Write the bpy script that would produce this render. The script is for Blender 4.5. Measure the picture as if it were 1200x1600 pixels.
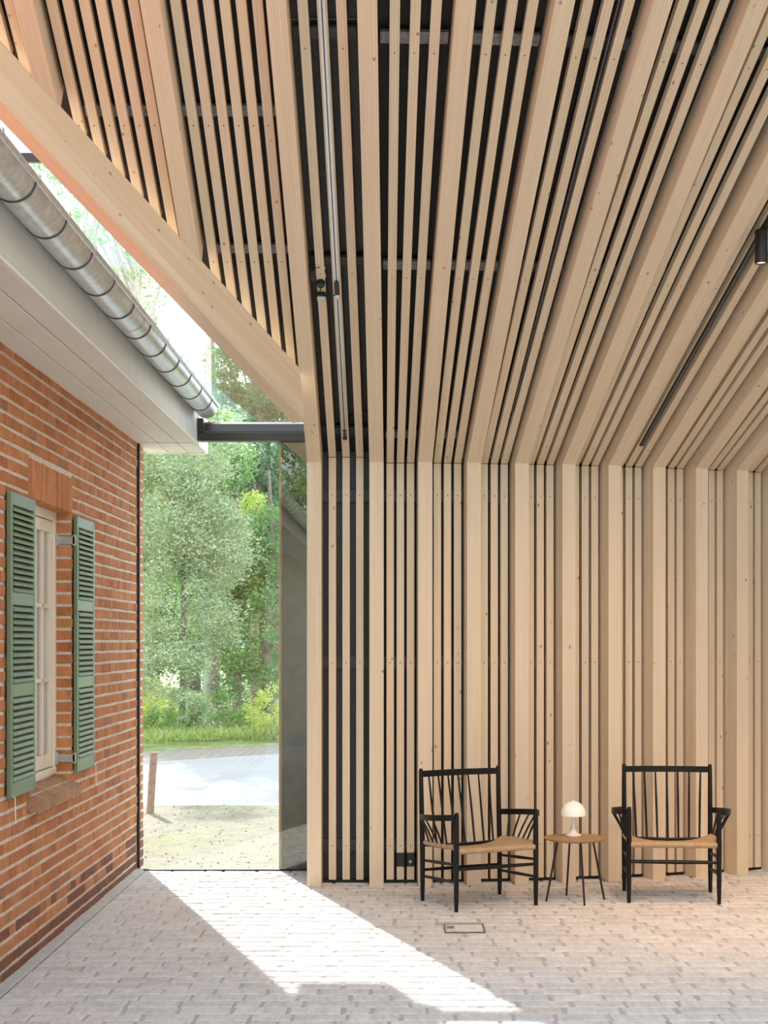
import bpy, math, random
import numpy as np
from mathutils import Vector, Matrix

for _o in list(bpy.data.objects):
    bpy.data.objects.remove(_o, do_unlink=True)
scene = bpy.context.scene
COL = scene.collection
rng = random.Random(7)

# ------------------------------------------------------------------ camera
F, PX, PY, CH = 2400.0, 634.0, 1001.0, 1.6
cam_d = bpy.data.cameras.new('camera')
cam_d.sensor_fit = 'HORIZONTAL'
cam_d.sensor_width = 36.0
cam_d.lens = 36.0 * F / 1200.0
cam_d.shift_x = (600 - PX) / 1200.0
cam_d.shift_y = (PY - 800) / 1200.0
cam_d.clip_end = 400
cam = bpy.data.objects.new('camera', cam_d)
COL.objects.link(cam)
cam.location = (0, 0, CH)
cam.rotation_euler = (math.radians(90), 0, 0)
scene.camera = cam

# ------------------------------------------------------------------ sky, sun, exposure
world = bpy.data.worlds.new('sky')
scene.world = world
world.use_nodes = True
wt = world.node_tree
wt.nodes.clear()
w_out = wt.nodes.new('ShaderNodeOutputWorld')
w_bg = wt.nodes.new('ShaderNodeBackground')
w_bg.inputs['Strength'].default_value = 1.7
w_tc = wt.nodes.new('ShaderNodeTexCoord')
w_no = wt.nodes.new('ShaderNodeTexNoise')
w_no.inputs['Scale'].default_value = 2.2
w_no.inputs['Detail'].default_value = 5
w_cr = wt.nodes.new('ShaderNodeValToRGB')
w_cr.color_ramp.elements[0].position = 0.35
w_cr.color_ramp.elements[0].color = (0.70, 0.84, 1.0, 1)
w_cr.color_ramp.elements[1].position = 0.6
w_cr.color_ramp.elements[1].color = (0.93, 0.97, 1.0, 1)
wt.links.new(w_tc.outputs['Generated'], w_no.inputs['Vector'])
wt.links.new(w_no.outputs['Fac'], w_cr.inputs['Fac'])
wt.links.new(w_cr.outputs['Color'], w_bg.inputs['Color'])
wt.links.new(w_bg.outputs['Background'], w_out.inputs['Surface'])

SUN_DIR = Vector((0.34, -1.0, -0.734)).normalized()
sun_d = bpy.data.lights.new('sun', 'SUN')
sun_d.energy = 6.5
sun_d.angle = math.radians(0.6)
sun_d.color = (1.0, 0.95, 0.87)
sun = bpy.data.objects.new('sun', sun_d)
COL.objects.link(sun)
sun.location = (-6, 30, 20)
sun.rotation_euler = SUN_DIR.to_track_quat('-Z', 'Y').to_euler()

vs = scene.view_settings
vs.view_transform = 'Standard'
vs.look = 'None'
vs.exposure = 0.64
vs.gamma = 1.0
vs.use_curve_mapping = False

# ------------------------------------------------------------------ helpers
def tag(o, label=None, cat=None, group=None, kind=None):
    if label: o['label'] = label
    if cat: o['category'] = cat
    if group: o['group'] = group
    if kind: o['kind'] = kind
    return o

def empty(name, loc=(0, 0, 0), rz=0.0, label=None, cat=None, group=None, kind=None, parent=None):
    o = bpy.data.objects.new(name, None)
    o.empty_display_size = 0.1
    COL.objects.link(o)
    o.location = loc
    o.rotation_euler = (0, 0, rz)
    if parent: o.parent = parent
    return tag(o, label, cat, group, kind)

class MB:
    """collects polygons for one mesh"""
    def __init__(s):
        s.v, s.f, s.m = [], [], []
    def add(s, verts, faces, mi=0):
        b = len(s.v)
        s.v += [tuple(p) for p in verts]
        s.f += [tuple(b + i for i in f) for f in faces]
        s.m += [mi] * len(faces)
    def hexa(s, c, mi=0):
        # c: 8 corners, bottom loop 0-3, top loop 4-7
        s.add(c, [(3, 2, 1, 0), (4, 5, 6, 7), (0, 1, 5, 4), (1, 2, 6, 5), (2, 3, 7, 6), (3, 0, 4, 7)], mi)
    def box(s, x0, x1, y0, y1, z0, z1, mi=0):
        s.hexa([(x0, y0, z0), (x1, y0, z0), (x1, y1, z0), (x0, y1, z0),
                (x0, y0, z1), (x1, y0, z1), (x1, y1, z1), (x0, y1, z1)], mi)
    def bbox(s, x0, x1, y0, y1, z0, z1, b=0.004, mi=0):
        # box with chamfered edges all round
        b = min(b, (x1 - x0) * .45, (y1 - y0) * .45, (z1 - z0) * .45)
        P = []
        for sx in (0, 1):
            for sy in (0, 1):
                for sz in (0, 1):
                    X = (x0, x1)[sx]; Y = (y0, y1)[sy]; Z = (z0, z1)[sz]
                    ix = X + (b if sx == 0 else -b); iy = Y + (b if sy == 0 else -b); iz = Z + (b if sz == 0 else -b)
                    P += [(X, iy, iz), (ix, Y, iz), (ix, iy, Z)]
        def I(sx, sy, sz, a): return ((sx * 2 + sy) * 2 + sz) * 3 + a
        Fs = [
            (I(0,0,0,0), I(0,0,1,0), I(0,1,1,0), I(0,1,0,0)), (I(1,0,0,0), I(1,1,0,0), I(1,1,1,0), I(1,0,1,0)),
            (I(0,0,0,1), I(1,0,0,1), I(1,0,1,1), I(0,0,1,1)), (I(0,1,0,1), I(0,1,1,1), I(1,1,1,1), I(1,1,0,1)),
            (I(0,0,0,2), I(0,1,0,2), I(1,1,0,2), I(1,0,0,2)), (I(0,0,1,2), I(1,0,1,2), I(1,1,1,2), I(0,1,1,2))]
        for sz in (0, 1):
            for sy in (0, 1):
                q = (I(0,sy,sz,1), I(1,sy,sz,1), I(1,sy,sz,2), I(0,sy,sz,2)); Fs.append(q if sy == sz else q[::-1])
            for sx in (0, 1):
                q = (I(sx,0,sz,0), I(sx,1,sz,0), I(sx,1,sz,2), I(sx,0,sz,2)); Fs.append(q[::-1] if sx == sz else q)
        for sx in (0, 1):
            for sy in (0, 1):
                q = (I(sx,sy,0,0), I(sx,sy,1,0), I(sx,sy,1,1), I(sx,sy,0,1)); Fs.append(q[::-1] if sx == sy else q)
        for sx in (0, 1):
            for sy in (0, 1):
                for sz in (0, 1):
                    t = (I(sx,sy,sz,0), I(sx,sy,sz,1), I(sx,sy,sz,2)); Fs.append(t if (sx + sy + sz) % 2 else t[::-1])
        s.add(P, Fs, mi)
    def tube(s, pts, radii, n=10, mi=0, cap=True):
        pts = [Vector(p) for p in pts]
        if not isinstance(radii, (list, tuple)): radii = [radii] * len(pts)
        rings = []
        prev = None
        for i, p in enumerate(pts):
            if i == 0: d = pts[1] - p
            elif i == len(pts) - 1: d = p - pts[i - 1]
            else: d = (pts[i + 1] - pts[i - 1])
            d.normalize()
            if prev is None:
                u = d.cross(Vector((0, 0, 1)))
                if u.length < 0.05: u = d.cross(Vector((0, 1, 0)))
            else:
                u = prev - d * prev.dot(d)
            u.normalize(); prev = u
            w = d.cross(u)
            rings.append([p + (u * math.cos(2*math.pi*k/n) + w * math.sin(2*math.pi*k/n)) * radii[i] for k in range(n)])
        V = [q for r in rings for q in r]
        Fs = []
        for i in range(len(rings) - 1):
            for k in range(n):
                a, b = i*n + k, i*n + (k+1) % n
                Fs.append((a, b, b + n, a + n))
        if cap:
            Fs.append(tuple(range(n - 1, -1, -1)))
            Fs.append(tuple((len(rings)-1)*n + k for k in range(n)))
        s.add(V, Fs, mi)
    def lathe(s, prof, n=32, mi=0, center=(0, 0, 0), cap=False):
        V, Fs = [], []
        for r, z in prof:
            for k in range(n):
                a = 2*math.pi*k/n
                V.append((center[0] + r*math.cos(a), center[1] + r*math.sin(a), center[2] + z))
        for i in range(len(prof) - 1):
            for k in range(n):
                a, b = i*n + k, i*n + (k+1) % n
                Fs.append((a, b, b + n, a + n))
        if cap:
            Fs.append(tuple(range(n - 1, -1, -1)))
            Fs.append(tuple((len(prof)-1)*n + k for k in range(n)))
        s.add(V, Fs, mi)
    def mesh(s, name, mats, smooth=False, sharp=None):
        me = bpy.data.meshes.new(name)
        me.from_pydata(s.v, [], s.f)
        if not isinstance(mats, (list, tuple)): mats = [mats]
        for m in mats: me.materials.append(m)
        if len(mats) > 1: me.polygons.foreach_set('material_index', s.m)
        if smooth:
            me.polygons.foreach_set('use_smooth', [True] * len(me.polygons))
            if sharp: me.set_sharp_from_angle(angle=math.radians(sharp))
        me.update()
        return me
    def build(s, name, mats, parent=None, smooth=False, sharp=None, M=None):
        return link(name, s.mesh(name, mats, smooth, sharp), parent, M)

def link(name, me, parent=None, M=None):
    o = bpy.data.objects.new(name, me)
    COL.objects.link(o)
    if parent: o.parent = parent
    if M is not None: o.matrix_basis = M
    return o

def frame(origin, xa, ya, za):
    M = Matrix.Identity(4)
    for i, a in enumerate((xa, ya, za)):
        a = Vector(a)
        M[0][i], M[1][i], M[2][i] = a.x, a.y, a.z
    M[0][3], M[1][3], M[2][3] = origin[0], origin[1], origin[2]
    return M

def member(name, corners, mat, parent, origin, xa, ya, za, extra=None):
    """timber with 8 world corners, kept in its own grain frame (local z along the grain)"""
    M = frame(origin, xa, ya, za)
    Mi = M.inverted()
    b = MB()
    b.hexa([Mi @ Vector(c) for c in corners])
    mats = [mat]
    if extra:
        for vs_, fs_ in extra: b.add([Mi @ Vector(p) for p in vs_], fs_, 1)
        mats = [mat, MAT['screw']]
    return b.build(name, mats, parent, M=M)

def copy_tree(o, parent=None):
    c = o.copy(); COL.objects.link(c); c.parent = parent
    for ch in [x for x in o.children]: copy_tree(ch, c)
    return c

# ------------------------------------------------------------------ materials
MAT = {}
class NT:
    def __init__(s, name):
        m = bpy.data.materials.new(name); m.use_nodes = True
        s.m = m; s.t = m.node_tree
        s.b = s.t.nodes['Principled BSDF']; s.o = s.t.nodes['Material Output']
        MAT[name] = m
    def n(s, typ, **kw):
        nd = s.t.nodes.new('ShaderNode' + typ)
        for k, v in kw.items():
            if k in nd.inputs: nd.inputs[k].default_value = v
            else: setattr(nd, k, v)
        return nd
    def l(s, a, b): s.t.links.new(a, b)
    def ramp(s, fac, stops):
        r = s.n('ValToRGB')
        e = r.color_ramp.elements
        while len(e) < len(stops): e.new(0.5)
        for el, (p, c) in zip(e, stops):
            el.position = p; el.color = (*c, 1) if len(c) == 3 else c
        s.l(fac, r.inputs['Fac']); return r.outputs['Color']
    def coords(s, scale=(1, 1, 1), rnd=True, kind='Object', rot=(0, 0, 0)):
        tc = s.n('TexCoord'); v = tc.outputs[kind]
        if rnd:
            oi = s.n('ObjectInfo')
            mul = s.n('Math', operation='MULTIPLY'); mul.inputs[1].default_value = 57.0
            s.l(oi.outputs['Random'], mul.inputs[0])
            ad = s.n('VectorMath', operation='ADD'); s.l(v, ad.inputs[0]); s.l(mul.outputs[0], ad.inputs[1]); v = ad.outputs[0]
        mp = s.n('Mapping'); mp.inputs['Scale'].default_value = scale; mp.inputs['Rotation'].default_value = rot
        s.l(v, mp.inputs['Vector']); return mp.outputs[0]
    def noise(s, vec, scale=1.0, detail=4.0, rough=0.5, out='Fac'):
        nz = s.n('TexNoise'); nz.inputs['Scale'].default_value = scale; nz.inputs['Detail'].default_value = detail
        nz.inputs['Roughness'].default_value = rough
        s.l(vec, nz.inputs['Vector']); return nz.outputs[out]
    def mix(s, fac, a, b, mode='MIX'):
        mx = s.n('Mix', data_type='RGBA', blend_type=mode)
        for val, idx in ((fac, 0), (a, 6), (b, 7)):
            if hasattr(val, 'links') or isinstance(val, bpy.types.NodeSocket): s.l(val, mx.inputs[idx])
            elif idx == 0: mx.inputs[0].default_value = val
            else: mx.inputs[idx].default_value = (*val, 1)
        return mx.outputs[2]
    def math(s, op, a, b=None):
        m = s.n('Math', operation=op)
        for i, v in enumerate((a, b)):
            if v is None: continue
            if isinstance(v, (int, float)): m.inputs[i].default_value = v
            else: s.l(v, m.inputs[i])
        return m.outputs[0]
    def bump(s, h, strength=0.3, dist=0.01):
        bp = s.n('Bump'); bp.inputs['Strength'].default_value = strength; bp.inputs['Distance'].default_value = dist
        s.l(h, bp.inputs['Height']); s.l(bp.outputs[0], s.b.inputs['Normal'])
    def rand(s):
        oi = s.n('ObjectInfo'); g = s.n('NewGeometry')
        return s.math('FRACT', s.math('ADD', oi.outputs['Random'], g.outputs['Random Per Island']))
    def col(s, c):
        if isinstance(c, tuple): s.b.inputs['Base Color'].default_value = (*c, 1)
        else: s.l(c, s.b.inputs['Base Color'])
    def rough(s, r): s.b.inputs['Roughness'].default_value = r

def plain(name, c, r=0.5, metal=0.0, spec=0.5, nz=0.06, scale=8.0):
    t = NT(name)
    f = t.noise(t.coords((scale,)*3), 1.0, 4)
    lo = tuple(x * (1 - nz) for x in c); hi = tuple(min(1, x * (1 + nz)) for x in c)
    t.col(t.ramp(f, [(0.3, lo), (0.7, hi)]))
    t.rough(r); t.b.inputs['Metallic'].default_value = metal
    t.b.inputs['Specular IOR Level'].default_value = spec
    return t.m

def wood(name, c0, c1, knot=(0.20, 0.09, 0.04), r=0.6):
    t = NT(name)
    v = t.coords((20, 20, 0.55))
    warp = t.noise(v, 0.6, 2)
    g = t.noise(v, 2.0, 5, 0.6)
    ring = t.n('TexWave', wave_type='BANDS', bands_direction='X')
    ring.inputs['Scale'].default_value = 1.1; ring.inputs['Distortion'].default_value = 6.0
    ring.inputs['Detail'].default_value = 2.0; ring.inputs['Detail Scale'].default_value = 0.6
    t.l(v, ring.inputs['Vector'])
    c = t.ramp(g, [(0.30, c0), (0.72, c1)])
    c = t.mix(t.math('MULTIPLY', ring.outputs['Fac'], 0.50), c, tuple(x * y for x, y in zip(c0, (0.90, 0.84, 0.74))))
    # knots
    vk = t.coords((12, 12, 7.5))
    vo = t.n('TexVoronoi'); vo.inputs['Scale'].default_value = 1.0; t.l(vk, vo.inputs['Vector'])
    sep = t.n('SeparateColor'); t.l(vo.outputs['Color'], sep.inputs[0])
    km = t.math('GREATER_THAN', sep.outputs[0], 0.60)
    kd = t.ramp(vo.outputs['Distance'], [(0.04, (1, 1, 1)), (0.115, (0, 0, 0))])
    kf = t.math('MULTIPLY', t.math('MULTIPLY', km, kd), 0.75)
    c = t.mix(kf, c, knot)
    # each piece has its own tone
    rr = t.n('ObjectInfo').outputs['Random']
    tone = t.ramp(rr, [(0.0, (0.955, 0.95, 0.945)), (0.5, (1, 0.995, 0.985)), (1.0, (1.0, 0.975, 0.95))])
    c = t.mix(1.0, c, tone, 'MULTIPLY')
    t.col(c); t.rough(r); t.b.inputs['Specular IOR Level'].default_value = 0.3
    t.bump(g, 0.08, 0.004)
    return t.m

wood('spruce', (0.755, 0.635, 0.485), (0.85, 0.75, 0.61))
plain('aluminium', (0.74, 0.76, 0.77), 0.28, metal=0.6, nz=0.08, scale=30)
plain('screw', (0.10, 0.08, 0.06), 0.6)
plain('panel_black', (0.006, 0.0055, 0.0055), 0.6, nz=0.3, scale=30)
plain('panel_grey', (0.026, 0.0265, 0.029), 0.5, nz=0.25, scale=40)
plain('rail_black', (0.035, 0.035, 0.037), 0.5, nz=0.2, scale=30)
plain('galvanised', (0.50, 0.51, 0.52), 0.38, metal=0.75, nz=0.16, scale=22)
plain('gutter_zinc', (0.66, 0.69, 0.71), 0.3, metal=0.7, nz=0.16, scale=26)
plain('seam_dark', (0.06, 0.065, 0.07), 0.5)
plain('bracket_steel', (0.20, 0.20, 0.21), 0.45, metal=0.5, nz=0.3, scale=60)
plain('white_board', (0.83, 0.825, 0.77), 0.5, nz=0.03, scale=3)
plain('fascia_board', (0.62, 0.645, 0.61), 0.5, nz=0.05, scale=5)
plain('steel_dark', (0.022, 0.023, 0.027), 0.28, spec=0.6)
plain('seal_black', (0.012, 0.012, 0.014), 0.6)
plain('shutter_green', (0.165, 0.25, 0.15), 0.42, nz=0.05)
plain('window_cream', (0.84, 0.77, 0.66), 0.45, nz=0.03)
plain('black_lacquer', (0.006, 0.0065, 0.0075), 0.4, spec=0.3)
plain('black_metal', (0.010, 0.010, 0.011), 0.45)
plain('plastic_dark', (0.018, 0.018, 0.02), 0.4)
plain('white_enamel', (0.86, 0.83, 0.80), 0.25)
plain('cable_white', (0.55, 0.54, 0.52), 0.5)
plain('dark_cladding', (0.10, 0.085, 0.045), 0.7, nz=0.3, scale=14)
plain('brown_edge', (0.30, 0.19, 0.09), 0.6, nz=0.2, scale=14)
plain('curtain', (0.25, 0.23, 0.21), 0.9, nz=0.06, scale=3)

def brick_mat(name, stops, mortar=False, low=None, striate=(60, 60, 6), amp=1.0):
    t = NT(name)
    r = t.rand()
    c = t.ramp(r, stops)
    v = t.coords(striate, True)
    n1 = t.noise(v, 1.0, 5, 0.6)
    v2 = t.coords((9, 9, 9), True)
    n2 = t.noise(v2, 1.0, 5, 0.65)
    c = t.mix(1.0, c, t.ramp(n1, [(0.25, tuple(1 - amp * q for q in (0.28, 0.30, 0.32))), (0.6, (1.08, 1.08, 1.08))]), 'MULTIPLY')
    c = t.mix(1.0, c, t.ramp(n2, [(0.25, tuple(1 - amp * q for q in (0.28, 0.28, 0.26))), (0.65, (1.08, 1.06, 1.05))]), 'MULTIPLY')
    t.col(c); t.rough(0.85); t.b.inputs['Specular IOR Level'].default_value = 0.25
    t.bump(t.math('ADD', n1, n2), 0.5, 0.006)
    return t
brick_mat('brick_red', [(0.0, (0.47, 0.18, 0.075)), (0.3, (0.54, 0.22, 0.095)), (0.6, (0.60, 0.265, 0.125)),
                        (0.90, (0.58, 0.26, 0.12)), (0.97, (0.46, 0.21, 0.115)), (1.0, (0.36, 0.18, 0.12))], striate=(14, 55, 5))
brick_mat('brick_plinth', [(0.0, (0.24, 0.10, 0.065)), (0.5, (0.30, 0.12, 0.075)), (1.0, (0.22, 0.11, 0.085))], striate=(14, 55, 5))
brick_mat('brick_sill', [(0.0, (0.42, 0.24, 0.14)), (1.0, (0.52, 0.31, 0.19))], striate=(30, 60, 30))
tm = NT('mortar')
tm_n = tm.noise(tm.coords((30, 30, 30)), 1.0, 5, 0.65)
tm.col(tm.ramp(tm_n, [(0.3, (0.56, 0.50, 0.42)), (0.7, (0.82, 0.76, 0.66))])); tm.rough(0.95)
tm.bump(tm_n, 0.6, 0.008)
brick_mat('paver', [(0.0, (0.61, 0.63, 0.65)), (0.35, (0.655, 0.672, 0.69)), (0.8, (0.685, 0.70, 0.715)), (0.95, (0.635, 0.643, 0.653)), (1.0, (0.60, 0.585, 0.575))], striate=(40, 9, 9), amp=0.5)
plain('floor_joint', (0.46, 0.47, 0.48), 0.95, nz=0.15, scale=30)
plain('cement', (0.50, 0.50, 0.49), 0.9, nz=0.1, scale=20)
plain('roof_tile', (0.56, 0.27, 0.20), 0.7, nz=0.2, scale=6)
plain('asphalt', (0.40, 0.405, 0.42), 0.9, nz=0.06, scale=0.8)

# thin glass: transparent with a Fresnel mirror
tg = NT('glass_pane')
tr = tg.n('BsdfTransparent'); tr.inputs['Color'].default_value = (0.955, 0.975, 0.962, 1)
gl = tg.n('BsdfGlossy'); gl.inputs['Roughness'].default_value = 0.0; gl.inputs['Color'].default_value = (1, 1, 1, 1)
lw = tg.n('LayerWeight'); lw.inputs['Blend'].default_value = 0.5
fr = tg.math('ADD', tg.math('MULTIPLY', tg.math('POWER', lw.outputs['Facing'], 5.0), 0.9), 0.07)
mx = tg.n('MixShader'); tg.l(fr, mx.inputs[0]); tg.l(tr.outputs[0], mx.inputs[1]); tg.l(gl.outputs[0], mx.inputs[2])
tg.l(mx.outputs[0], tg.o.inputs['Surface'])

# opal lamp shade
to = NT('opal_shade')
to.col((0.90, 0.85, 0.81)); to.rough(0.12)
to.b.inputs['Emission Color'].default_value = (1.0, 0.86, 0.76, 1); to.b.inputs['Emission Strength'].default_value = 0.12

# paper cord
tp = NT('paper_cord')
vp = tp.coords((1, 1, 1), False)
wv = tp.n('TexWave', wave_type='BANDS', bands_direction='X'); wv.inputs['Scale'].default_value = 70.0
wv.inputs['Distortion'].default_value = 0.6; tp.l(vp, wv.inputs['Vector'])
pn = tp.noise(tp.coords((40, 10, 40)), 1.0, 4)
cc = tp.ramp(pn, [(0.3, (0.50, 0.345, 0.205)), (0.7, (0.62, 0.445, 0.275))])
cc = tp.mix(tp.math('MULTIPLY', wv.outputs['Fac'], 0.25), cc, (0.40, 0.26, 0.15))
tp.col(cc); tp.rough(0.75); tp.bump(wv.outputs['Fac'], 0.5, 0.004)

# table oak
wood('oak', (0.36, 0.225, 0.105), (0.46, 0.30, 0.15), knot=(0.3, 0.18, 0.09), r=0.45)

# spot lamp face
te = NT('lamp_face')
te.b.inputs['Emission Color'].default_value = (1.0, 0.72, 0.45, 1); te.b.inputs['Emission Strength'].default_value = 3.0
te.col((0.9, 0.8, 0.7))

# leaves
def leaf_mat(name, stops, trans=0.45):
    t = NT(name)
    g = t.n('NewGeometry')
    c = t.ramp(g.outputs['Random Per Island'], stops)
    d = t.n('BsdfDiffuse'); t.l(c, d.inputs['Color'])
    tl = t.n('BsdfTranslucent'); t.l(t.mix(1.0, c, (1.25, 1.3, 0.75), 'MULTIPLY'), tl.inputs['Color'])
    m = t.n('MixShader'); m.inputs[0].default_value = trans
    t.l(d.outputs[0], m.inputs[1]); t.l(tl.outputs[0], m.inputs[2]); t.l(m.outputs[0], t.o.inputs['Surface'])
leaf_mat('leaf_pine', [(0.0, (0.26, 0.36, 0.27)), (0.5, (0.47, 0.56, 0.43)), (1.0, (0.74, 0.78, 0.64))], 0.35)
leaf_mat('leaf_dark', [(0.0, (0.06, 0.17, 0.10)), (0.5, (0.13, 0.28, 0.16)), (1.0, (0.24, 0.41, 0.23))], 0.38)
leaf_mat('leaf_mid', [(0.0, (0.16, 0.32, 0.15)), (0.5, (0.28, 0.47, 0.23)), (1.0, (0.46, 0.63, 0.34))], 0.4)
leaf_mat('leaf_yellow', [(0.0, (0.44, 0.56, 0.16)), (0.5, (0.62, 0.70, 0.26)), (1.0, (0.82, 0.80, 0.42))], 0.5)
leaf_mat('grass_blade', [(0.0, (0.25, 0.37, 0.13)), (0.5, (0.38, 0.50, 0.20)), (1.0, (0.60, 0.62, 0.34))], 0.4)
plain('bark', (0.26, 0.215, 0.18), 0.9, nz=0.3, scale=12)
plain('bark_pale', (0.50, 0.50, 0.47), 0.9, nz=0.2, scale=12)
plain('post_wood', (0.34, 0.26, 0.22), 0.8, nz=0.2, scale=18)

# ground: bare earth with moss and grass patches
tgd = NT('earth')
gv = tgd.coords((1, 1, 1), False)
g1 = tgd.noise(gv, 0.8, 6, 0.6); g2 = tgd.noise(gv, 5.0, 6, 0.7); g3 = tgd.noise(gv, 28.0, 4, 0.7)
soil = tgd.ramp(g2, [(0.3, (0.24, 0.225, 0.175)), (0.7, (0.36, 0.34, 0.28))])
grs = tgd.ramp(g3, [(0.3, (0.25, 0.29, 0.13)), (0.7, (0.36, 0.38, 0.21))])
cmix = tgd.mix(tgd.ramp(tgd.math('ADD', tgd.math('MULTIPLY', g1, 0.6), tgd.math('MULTIPLY', g2, 0.4)), [(0.50, (0, 0, 0)), (0.60, (0.8, 0.8, 0.8))]), soil, grs)
cmix = tgd.mix(1.0, cmix, tgd.ramp(g3, [(0.3, (0.75, 0.75, 0.75)), (0.6, (1.05, 1.05, 1.05))]), 'MULTIPLY')
tgd.col(cmix); tgd.rough(0.95); tgd.bump(g3, 0.8, 0.05)
tgv = NT('gravel')
vv = tgv.noise(tgv.coords((14, 14, 14), False), 1.0, 5, 0.75)
tgv.col(tgv.ramp(vv, [(0.3, (0.24, 0.215, 0.19)), (0.7, (0.46, 0.43, 0.39))])); tgv.rough(0.95); tgv.bump(vv, 0.8, 0.05)
plain('meadow', (0.36, 0.46, 0.20), 0.95, nz=0.25, scale=3)

# ------------------------------------------------------------------ roof and wall geometry (curved plan)
ZK = 2.7625                 # knee height of the frames
TS = 0.604                  # slope of the roof
PHI = math.atan(TS); SP, CP = math.sin(PHI), math.cos(PHI)
RAD, X0, Y0 = 6.8, -0.22, 10.0
PITCH, S1 = 0.319, 0.029
XL = [-0.597, -1.177, -1.757, -2.337, -2.917]     # straight part: frames at the glazed corner and left of it
R_END = 4.3
PW = 0.092                  # timber width
BW, BT = 0.048, 0.045       # batten section

def plan(s):
    if s <= 0:
        return Vector((X0 + s, Y0, 0)), Vector((1, 0, 0)), Vector((0, -1, 0))
    th = s / RAD
    return (Vector((X0 + RAD * math.sin(th), Y0 + RAD * (1 - math.cos(th)), 0)),
            Vector((math.cos(th), math.sin(th), 0)), Vector((math.sin(th), -math.cos(th), 0)))

def cpt(s, r, d=0.0, e=0.0):
    """point on the ceiling: run r from the knee, set back d above it, sideways e"""
    c, t, n = plan(s)
    return c + t * e + n * (r - d * SP) + Vector((0, 0, ZK + TS * r + d * CP))

def wpt(s, w, z, e=0.0):
    c, t, n = plan(s)
    return c + t * e - n * w + Vector((0, 0, z))

POST_S = [XL[0] - X0] + [S1 + PITCH * k for k in range(14)]      # P0, P1 ... P14
def hip_y(x): return 9.23 + (x + 0.64) * 1.551

# bays: (s of the slats, recess of ceiling slats)
def slats_between(sa, sb, n):
    free = (sb - sa) - PW - n * BW
    g = free / (n + 1)
    return [sa + PW / 2 + g * (k + 1) + BW * (k + 0.5) for k in range(n)]

def dot(center, nrm, up, r=0.0045):
    side = nrm.cross(up)
    c = center + nrm * 0.0008
    return ([c + (up * math.sin(a) + side * math.cos(a)) * r for a in [k * math.pi / 3 for k in range(6)]], [(0, 1, 2, 3, 4, 5)])

# ================================================================== STRUCTURE
# ---- slatted timber wall
wall = empty('wall_back', label='curved wall of pale timber posts and slats over black panels', kind='structure')
W_REC, W_PAN, PD = 0.14, 0.215, 0.20
RAIL_Z = [0.245, 1.455, 2.56]
for s in POST_S:
    c, t, n = plan(s)
    zt = ZK + PD * (1 - SP) / CP
    cs = []
    for z_f, z_b in ((0, 0), (ZK, zt)):
        cs += [wpt(s, 0, z_f, -PW/2), wpt(s, 0, z_f, PW/2), wpt(s, PD, z_b, PW/2), wpt(s, PD, z_b, -PW/2)]
    member('post', cs, MAT['spruce'], wall, wpt(s, 0, 0), t, -n, (0, 0, 1))
BAYS = []
for i in range(len(POST_S) - 1):
    BAYS.append((slats_between(POST_S[i], POST_S[i+1], 3), 0.115 if i == 0 else 0.083, i))
UP = Vector((0, 0, 1))
for sl, dc, i in BAYS:
    for s in sl:
        c, t, n = plan(s)
        zj = ZK - TS * W_REC + dc / CP
        cs = []
        for z in (0.022, zj - 0.004):
            cs += [wpt(s, W_REC, z, -BW/2), wpt(s, W_REC, z, BW/2), wpt(s, W_REC + BT, z, BW/2), wpt(s, W_REC + BT, z, -BW/2)]
        ex = [dot(wpt(s, W_REC, z), n, UP) for z in RAIL_Z]
        member('batten', cs, MAT['spruce'], wall, wpt(s, W_REC, 0), t, -n, (0, 0, 1), ex)
    sa, sb = POST_S[i], POST_S[i+1]
    # rails behind the battens
    for z in RAIL_Z:
        b = MB()
        q = []
        for zz in (z - 0.04, z + 0.04):
            q += [wpt(sa, W_REC + BT, zz, PW/2), wpt(sb, W_REC + BT, zz, -PW/2), wpt(sb, W_REC + BT + 0.025, zz, -PW/2), wpt(sa, W_REC + BT + 0.025, zz, PW/2)]
        b.hexa(q); b.build('rail', MAT['rail_black' if i == 0 else 'panel_grey'], wall)
    # black panel, in three sheets with open joints
    zc = [0.012, 1.49, 2.60, ZK + 0.10]
    for k in range(3):
        b = MB(); q = []
        for zz in (zc[k] + (0.004 if k else 0), zc[k+1] - 0.004):
            q += [wpt(sa, W_PAN - 0.004, zz), wpt(sb, W_PAN - 0.004, zz), wpt(sb, W_PAN + 0.06, zz), wpt(sa, W_PAN + 0.06, zz)]
        b.hexa(q); b.build('panel', MAT['panel_grey' if i == 0 else 'panel_black'], wall)
    # black base strip under the battens
    b = MB(); q = []
    for zz in (0.0, 0.02):
        q += [wpt(sa, W_REC + 0.02, zz, PW/2), wpt(sb, W_REC + 0.02, zz, -PW/2), wpt(sb, W_PAN + 0.05, zz, -PW/2), wpt(sa, W_PAN + 0.05, zz, PW/2)]
    b.hexa(q); b.build('base_strip', MAT['panel_black'], wall)
# added unseen timber wall running on to the right, shuts out side light
b = MB()
S_END = POST_S[-1]
ss = [S_END + 0.5 * k for k in range(12)]
for a, c2 in zip(ss[:-1], ss[1:]):
    b.hexa([wpt(a, 0.1, 0), wpt(c2, 0.1, 0), wpt(c2, 0.25, 0), wpt(a, 0.25, 0), wpt(a, 0.1, ZK + 0.05), wpt(c2, 0.1, ZK + 0.05), wpt(c2, 0.25, ZK + 0.12), wpt(a, 0.25, ZK + 0.12)])
b.build('added_boarding', MAT['spruce'], wall)

# ---- added unseen walls, right and behind, blocking daylight on the right
b = MB(); b.box(6.4, 6.6, -8.0, 12.5, 0, 5.6)
b.box(2.6, 6.6, -4.2, -4.0, 0, 5.6)
tag(b.build('added_shade_wall', MAT['spruce']), 'boarded wall added unseen to the right and behind to block daylight', kind='structure')

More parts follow.
